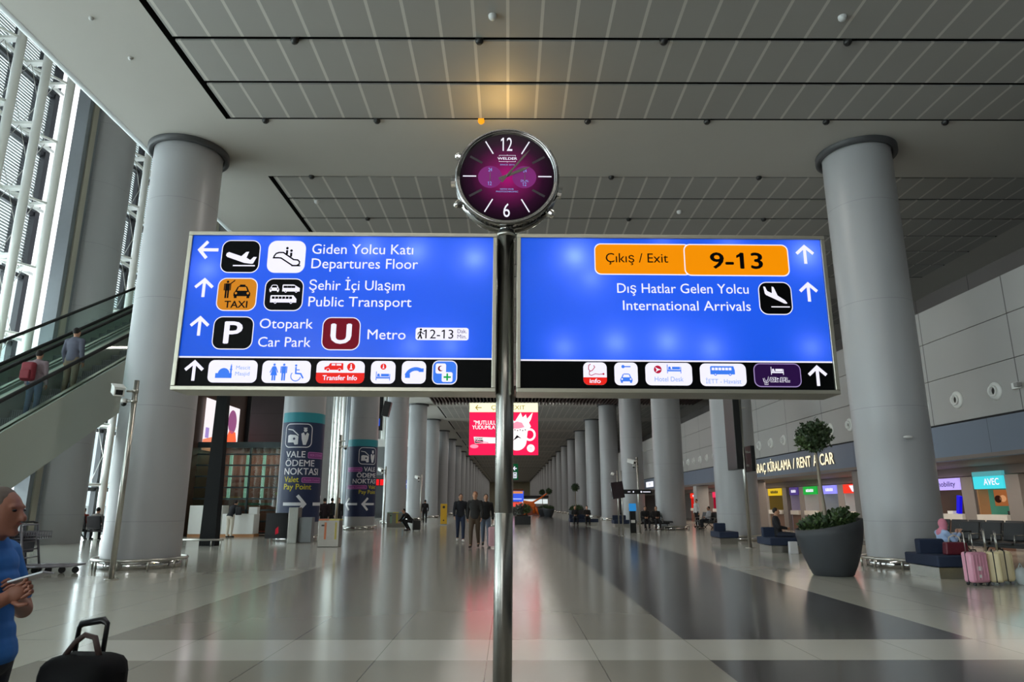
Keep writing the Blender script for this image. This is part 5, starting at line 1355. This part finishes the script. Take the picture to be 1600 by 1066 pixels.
m = MB(); m.box((.85, .2, 3.2), (1.7, .3, .25), mat('screen_cap_brown', '#6b3a20', .6)); m.cyl((.3, .3, 0), (.3, .3, 1.8), .08, BLACKM, n=8); m.cyl((1.4, .3, 0), (1.4, .3, 1.8), .08, BLACKM, n=8); m.build('frame', t)
t = thing('kiosk', 'kiosk with a dark roof and lit white panels far down the hall', 'kiosk', (3.4, 96, 0))
m = MB(); m.box((0, 0, 2.35), (4.0, 2, .35), BLACKM); m.build('roof', t)
m = MB(); m.box((0, -.2, 1.75), (3.8, .2, .6), emi('kiosk_white', '#e6f0ee', .9)); m.build('lit_panel', t)
m = MB(); m.box((0, -.4, .55), (3.8, .8, 1.1), mat('kiosk_counter', '#a8553a', .6)); m.build('counter', t)
t = thing('red_kiosk', 'kiosk with a red and white lit front far down the hall', 'kiosk', (.8, 89, 0))
m = MB(); m.box((0, 0, 1.35), (1.9, .6, .55), emi('kiosk_red_front', '#f0524a', .9)); m.build('lit_front', t)
m = MB(); m.box((0, 0, .54), (1.8, .6, 1.08), DARKGREY); m.build('counter', t)

# ---- left far side: shops under a gallery
mb = MB(); mb.box((-14.0, 101, 7.8), (7.4, 54, .8), WHITEP); mb.box((-14.1, 101.2, 5.9), (7.2, 54, 3.0), mat('gallery_grey', '#85878a', .6)); struct(mb.build('floor_gallery'))
mb = MB(); mb.box((-14.0, 101, 2.2), (7.3, 53.6, 4.4), mat('shop_block_dark', '#4a4c50', .5, 0, .15, .6)); struct(mb.build('wall_shops'))
REDL = emi('led_red', '#ff1a20', 1.0)
for x, y, w, rz, lb in ((-14.4, 74.0, 2.0, 0, 'red lit shop sign nearest, right of the second banner column'), (-11.75, 74.0, .75, 0, 'red lit shop sign between the third and fourth window-side columns'), (-10.30, 83, 1.6, R(38), 'red lit shop sign deepest behind the fifth window-side column')):
    t = thing('shop_sign', lb, 'sign', (x, y, 3.25), rz, 'red signs of the far shops')
    m = MB(); m.box((w / 2, .1, .4), (w, .12, .85), mat('sign_dark_red', '#3a0a0c', .5)); m.build('box', t)
    if rz: m = MB(); m.box((.1, .45, .4), (.3, .7, .12), BLACKM); m.build('wall_bracket', t)
    for k in range(3): m = MB(); m.box((w * (.17 + .33 * k), .03, .4), (w * .26, .02, .6), REDL); m.build('red_letter', t)
t = thing('shop_sign', 'blue lit shop sign above the crouching traveller', 'sign', (-10.95, 74.0, 3.1), 0, None)
m = MB(); m.box((.32, .1, .35), (.64, .12, .9), emi('led_blue', '#3a5cb8', .8)); m.build('box', t)
m = MB(); m.box((.32, .02, .35), (.5, .02, .16), WHITEL); m.build('white_letter', t)
t = thing('hanging_display', 'dark display with a blue patch hanging between the second and third columns', 'screen', (-8.75, 46.0, 6.2))
m = MB(); m.box((0, 0, 1.2), (.5, .12, 2.4), BLACKM); m.build('panel', t)
d = D2(1.0, lift=.004); d.rect(-.15, .3, .22, .5, emi('patch_blue', '#2a58d8', .9), 1); d.build('blue_patch', t, (0, -.061, 0))
m = MB(); m.cyl((0, 0, 2.4), (0, 0, 4.25), .03, BLACKM, n=8); m.build('hanger', t)
t = thing('loudspeaker', 'dark grey loudspeaker hanging right of the second banner column', 'speaker', (-7.0, 39.0, 6.3))
m = MB(); m.box((0, 0, .4), (.40, .4, .85), DARKGREY, rot=Matrix.Rotation(R(12), 3, 'Y'), bev=.02); m.build('cabinet', t)
m = MB(); m.cyl((0, 0, .8), (0, 0, 4.15), .02, BLACKM, n=8); m.build('hanger', t)

# ---- ceiling fittings
t = thing('ceiling_spot', 'x', 'lamp', (0, 0, 0), 0, 'small spots in the ceiling slots')
m = MB(); m.lathe([(0, -.02), (.05, -.02), (.08, .02), (.08, .14), (0, .14)], (0, 0, 0), mat('spot_black', '#1d1d1d', .4), 18); m.build('can', t)
spots = [(x, 11.92) for x in (-4.3, -.6, 3.1, 6.8)] + [(x, 14.86) for x in (-5.9, -3.2, 1.9, 4.8, 7.7, 10.6)] + [(x, 17.77) for x in (-5.6, -1.4, 2.9, 7.1)] + [(x, 20.70) for x in (-4.6, -.5, 3.9, 8.3)]
NUM = ('first', 'second', 'third', 'fourth', 'fifth', 'sixth')
rows = {11.92: 'nearest slot', 14.86: 'slot over the clock', 17.77: 'slot behind the clock', 20.70: 'third slot beyond the clock'}
cnt = {}
for q, (x, y) in enumerate(spots):
    c = t if q == 0 else copy_tree(t); c.location = (x, y, CEIL - .06); cnt[y] = cnt.get(y, 0) + 1
    c['label'] = 'black ceiling spot, %s from the window side, %s' % (NUM[cnt[y] - 1], rows[y])
t = thing('amber_spot', 'small amber ceiling spot that is switched on above the clock', 'lamp', (-.68, 14.86, CEIL - .06))
m = MB(); m.lathe([(0, -.02), (.05, -.02), (.08, .02), (.08, .14), (0, .14)], (0, 0, 0), emi('amber_glow', '#e89a20', 1.2), 18); m.build('can', t)
ld = bpy.data.lights.new('amber_lamp', 'POINT'); ld.energy = 45; ld.color = (1.0, .62, .18); ld.shadow_soft_size = .1
lo = bpy.data.objects.new('amber_lamp', ld); COL.objects.link(lo); lo.parent = t; lo.location = (.5, -.9, -.75)
t = thing('smoke_detector', 'x', 'detector', (0, 0, 0), 0, 'ceiling detectors')
m = MB(); m.lathe([(0, -.09), (.05, -.085), (.075, -.05), (.08, 0)], (0, 0, 0), sens, 20); m.build('housing', t)
for q, (x, y, lb) in enumerate(((-.32, 11.2, 'white ceiling detector in the nearest bay left of centre'), (6.35, 11.2, 'white ceiling detector in the nearest bay towards the right'), (-8.0, 11.3, 'small detector on the plain ceiling strip in the upper left corner'), (-7.9, 12.5, 'tiny detector on the plain ceiling strip farther from the corner'), (5.4, 20.1, 'white detector in the second bay right of the clock'), (10.6, 19.9, 'white detector in the second bay behind the right column'), (-5.9, 19.4, 'white detector in the second bay near its left corner'), (-8.2, 16.0, 'tiny detector on the plain ceiling beside the left column'))):
    c = t if q == 0 else copy_tree(t); c.location = (x, y, CEIL + (.0 if y in (11.3, 12.5, 16.0) else -.0)); c['label'] = lb
    if y in (11.3, 12.5, 16.0): c.scale = (.55, .55, .55)

# ================================================================== MORE PEOPLE
WALK2 = pose(knR=(-.10, -.16, .52), anR=(-.09, -.24, .10), toR=(-.10, -.40, .05), knL=(.09, .04, .50), anL=(.08, .28, .14), toL=(.09, .15, .05), elR=(-.24, .12, 1.15), wrR=(-.25, .10, .91), elL=(.24, -.06, 1.14), wrL=(.24, -.20, .93))
CROUCH = pose(pelvis=(0, .20, .52), neck=(0, -.18, .90), head=(0, -.27, 1.04), shL=(.18, -.16, .86), shR=(-.18, -.16, .86), elL=(.24, -.28, .64), elR=(-.24, -.28, .64), wrL=(.14, -.48, .50), wrR=(-.14, -.48, .50), hipL=(.09, .18, .50), hipR=(-.09, .18, .50), knL=(.16, -.22, .50), knR=(-.16, -.22, .50), anL=(.13, .05, .09), anR=(-.13, .05, .09), toL=(.14, -.13, .032), toR=(-.14, -.13, .032))
person('person in dark navy top, jeans and white shoes walking left of the post', (-1.86, 27.1, 0), R(8), 1.80, WALK, '#15171f', '#1e2942', shoes='#d8d6d2')
person('person in dark jacket and brown trousers walking in the middle of the hall', (-1.12, 23.3, 0), R(-6), 1.82, WALK2, '#1c1a19', '#4a3c2e', hair='#7a4a30', shoes='#2b2018')
person('person in black top and pale jeans walking beside the pink suitcase by the post', (-.79, 24.15, 0), R(4), 1.75, WALK, '#141416', '#5a6474')
suitcase('small pink suitcase rolled beside the walker nearest the post', -.50, 23.4, R(10), .36, .22, .62, mat('blush_shell', '#c9a0a8', .4, 0, .04), 1.0, None)
person('person in black standing left between the two banner columns', (-9.2, 32.6, 0), R(150), 1.72, STAND, '#141417', '#17181c')
person('person in dark grey standing second from left between the two banner columns', (-8.62, 32.9, 0), R(200), 1.68, STAND, '#2a1d22', '#1b1c20')
person('person in a khaki top standing behind the steel bin', (-9.15, 36.4, 0), R(170), 1.72, STAND, '#33342f', '#20242a')
person('person in black coat standing at the left edge of the second banner column', (-7.9, 32.6, 0), R(30), 1.70, WALK, '#121214', '#18191c', skin=SKIN_F)
person('person in black crouching over luggage by the third window-side column', (-5.45, 38.2, 0), R(-60), 1.75, CROUCH, '#131315', '#17181b')
suitcase('dark suitcase in front of the crouching traveller', -4.95, 37.9, R(20), .42, .24, .50, mat('dark_case', '#1d1d20', .5), .60, None, True)
person('person in dark clothes walking beyond the crouching traveller', (-6.1, 51.2, 0), R(190), 1.72, WALK, '#1a1719', '#16161a')
bench('dark bench in the middle right of the hall where two people sit', 4.1, 47.2, 0, 1.9)
person('person in black sitting left on the dark bench far back', (4.45, 47.25, -.01), R(0), 1.7, SIT, '#161618', '#1a1b20')
person('person in a dark coat sitting right on the dark bench far back', (5.25, 47.25, -.01), R(0), 1.7, SIT, '#1c1512', '#141416', skin=SKIN_F)
beam_seat('row of black beam seats behind the blue topped totem', 7.3, 39.2, 0, 3, 'arcade seating')
person('person in black sitting left on the seats behind the totem', (7.6, 39.15, 0), 0, 1.68, SIT, '#141416', '#1b1c21')
person('person in a dark jacket sitting right on the seats behind the totem', (8.2, 39.15, 0), 0, 1.68, SIT, '#1f1b1b', '#26282e')
person('person in a white shirt standing by the white pillar under the fascia', (11.75, 43.9, 0), R(-60), 1.72, STAND, '#c4c3c2', '#1d1e22')
person('person in a white shirt sitting on the far seats between the arcade columns', (11.40, 40.3, 0), R(-80), 1.66, SIT, '#bcbcc0', '#25272c')
bench('navy bench behind the information post where a person in black sits', 7.7, 20.9, 0, 1.0)
person('person in black sitting on the navy bench right of the information post', (8.22, 21.45, -.01), R(70), 1.7, SIT, '#15151a', '#1a2030')
m = MB(); m.box((0, 0, .17), (.24, .16, .34), mat('white_paper_bag', '#c9c9cc', .7), bev=.01, taper=.92); tag(m.build('carrier_bag', None, (8.25, 20.62, 0)), 'white carrier bag on the floor by the navy bench behind the post', 'bag')
# riders on the nearer escalator
def step_z(k): return .98 + .577 * max(0, -.4 + .4 * k)
person('person with a red backpack riding the nearer escalator', (-10.95, 15.62, step_z(11)), R(186), 1.62, STAND, '#8f7f86', '#3a5068')
m = MB(); m.box((0, 0, .22), (.30, .16, .44), mat('red_backpack', '#7c1f2c', .7, 0, .1), bev=.06); m.box((0, -.10, .14), (.22, .06, .22), mat('red_backpack', '#7c1f2c', .7, 0, .1), bev=.025)
tag(m.build('backpack', None, (-10.98, 15.38, step_z(11) + .84)), 'dark red backpack on the escalator rider', 'bag')
person('person in a grey shirt and beige trousers riding higher on the escalator', (-10.95, 16.82, step_z(14)), R(176), 1.78, STAND, '#5c5f6e', '#7d7260')
# people waiting by the windows
beam_seat('row of dark beam seats by the windows left of the large column', -15.5, 28.2, R(180), 3, 'window seating')
person('person in a red jacket seated by the windows seen from behind', (-16.95, 28.22, 0), R(180), 1.66, SIT, '#a03628', '#2a2a2e')
person('person in a grey top seated between the two others by the windows', (-16.38, 28.22, 0), R(180), 1.66, SIT, '#8a8782', '#2a2a2e')
person('person in black seated rightmost by the windows', (-15.8, 28.22, 0), R(180), 1.72, SIT, '#191a1d', '#202126')
t = thing('beacon_lamp', 'small orange lit lamp above the people seated by the windows', 'lamp', (-16.25, 29.6, 0))
m = MB(); m.cyl((0, 0, 0), (0, 0, 1.38), .03, BLACKM, n=10); m.build('post', t)
m = MB(); m.lathe([(0, 1.38), (.14, 1.38), (.16, 1.44), (.10, 1.52), (0, 1.54)], (0, 0, 0), emi('beacon_orange', '#ff8a1e', 1.2), 18); m.build('lamp_head', t)

# ---- foreground: man looking at a phone, black cabin bag
MAN = pose(pelvis=(0, -.12, .95), hipL=(.09, -.11, .93), hipR=(-.09, -.11, .93), knL=(.10, -.08, .50), knR=(-.10, -.08, .50), neck=(0, -.05, 1.43), head=(0, -.11, 1.57), shL=(.185, -.03, 1.37), shR=(-.19, -.03, 1.37), elR=(-.255, -.13, 1.09), wrR=(-.16, -.30, 1.20), elL=(.25, -.12, 1.10), wrL=(.03, -.20, 1.20))
SKIN_M = mat('skin_ruddy', '#8a5a48', .5, 0, .06, 18)
person('man in a blue T-shirt at the left edge looking down at a phone', (-2.215, 2.95, 0), R(90), 1.52, MAN, '#2566ad', '#23262e', hair='#5d544d', skin=SKIN_M, voxel=.0085, sleeves=False, hold={'R': (.2, -.62, .35), 'L': (-.5, -.4, .4)})
m = MB(); m.box((0, 0, 0), (.07, .009, .14), mat('phone_silver', '#a9abb0', .3, .3), bev=.003)
o = m.build('mobile_phone', None, (-1.885, 2.845, 1.118)); o.rotation_euler = (Matrix.Rotation(R(74), 3, 'Y') @ Matrix.Rotation(R(80), 3, 'Z')).to_euler(); tag(o, 'pale phone in the hand of the man in blue', 'phone')
t = thing('cabin_bag', 'black soft cabin bag with raised handle on the floor at the lower left', 'suitcase', (-1.745, 3.05, 0), R(-6))
BLKF = mat('black_nylon', '#08090b', .8, 0, .15, 60, spec=.2)
m = MB(); m.box((0, 0, .425), (.31, .23, .75), BLKF, bev=.075); m.build('body', t)
m = MB(); m.box((.0, -.128, .33), (.25, .05, .42), BLKF, bev=.02); m.build('front_pocket', t)
m = MB(); m.tube([(-.12, -.145, .52), (.12, -.145, .52)], .005, STEEL, 6); m.build('zip', t)
m = MB(); m.box((.03, -.154, .585), (.06, .006, .05), mat('tag_orange', '#a8542c', .6)); m.build('leather_tag', t)
m = MB(); m.tube([(-.120, .09, .74), (-.112, .09, .885), (-.10, .09, .90), (-.005, .09, .915), (.015, .09, .90), (.008, .09, .74)], [.011, .011, .016, .016, .011, .011], BLACKP, 10); m.build('pull_handle', t)
m = MB(); m.tube([(-.08, -.02, .79), (-.04, -.02, .845), (.0, -.02, .875), (.045, -.02, .865), (.075, -.02, .79)], .012, mat('strap_brown', '#3d2c28', .6), 8); m.build('carry_strap', t)
for sx in (-.13, .13):
    m = MB(); m.cyl((sx - .015, .08, .035), (sx + .015, .08, .035), .035, BLACKP, n=14); m.build('wheel', t)
    m = MB(); m.cyl((sx, -.08, 0), (sx, -.08, .07), .018, BLACKP, n=10); m.build('foot', t)

# ---- luggage trolleys nested by the escalator
WIRE = mat('trolley_metal', '#8d8b94', .35, .7, .05)
t = thing('luggage_trolley', 'x', 'trolley', (0, 0, 0), R(96), 'nested luggage trolleys')
m = MB(); m.tube([(-.30, -.62, .16), (-.34, .30, .14), (.34, .30, .14), (.30, -.62, .16), (-.30, -.62, .16)], .018, WIRE, 8)
for k in range(5): x = -.24 + .12 * k; m.cyl((x, -.60, .16), (x, .30, .14), .013, WIRE, n=6)
m.build('base', t)
m = MB(); m.tube([(-.30, .30, .14), (-.30, .46, .98), (.30, .46, .98), (.30, .30, .14)], .026, WIRE, 8)
for k in range(4): z = .32 + .16 * k; m.cyl((-.30, .32 + .16 * (z - .14) / .84, z), (.30, .32 + .16 * (z - .14) / .84, z), .013, WIRE, n=6)
m.build('back_frame', t)
m = MB(); m.tube([(-.32, .47, 1.0), (-.32, .56, 1.03), (.32, .56, 1.03), (.32, .47, 1.0)], .022, BLACKP, 8); m.build('handle', t)
m = MB(); m.box((0, .26, .70), (.54, .26, .012), WIRE)
for z in (.76, .84): m.tube([(-.27, .39, z), (-.27, .13, z), (.27, .13, z), (.27, .39, z)], .007, WIRE, 6)
for k in range(7): x = -.27 + .09 * k; m.cyl((x, .13, .70), (x, .13, .84), .009, WIRE, n=5)
m.build('basket', t)
for x, y in ((-.30, .30), (.30, .30), (0, -.58)):
    m = MB(); m.cyl((x - .02, y, .065), (x + .02, y, .065), .065, CABLE, n=16); m.cyl((x, y, .065), (x, y, .15), .02, WIRE, n=8); m.build('wheel', t)
m = MB(); m.box((0, .44, .62), (.52, .012, .40), mat('trolley_panel', '#5b5964', .5)); m.build('advert_panel', t)
for q, lb in enumerate(('front luggage trolley of the nested row, farthest right', 'luggage trolley second from the right in the nested row', 'luggage trolley third from the right in the nested row', 'luggage trolley at the left end of the nested row')):
    c = t if q == 0 else copy_tree(t); c.location = (-9.62 - .27 * q, 14.95 - .02 * q, 0); c['label'] = lb
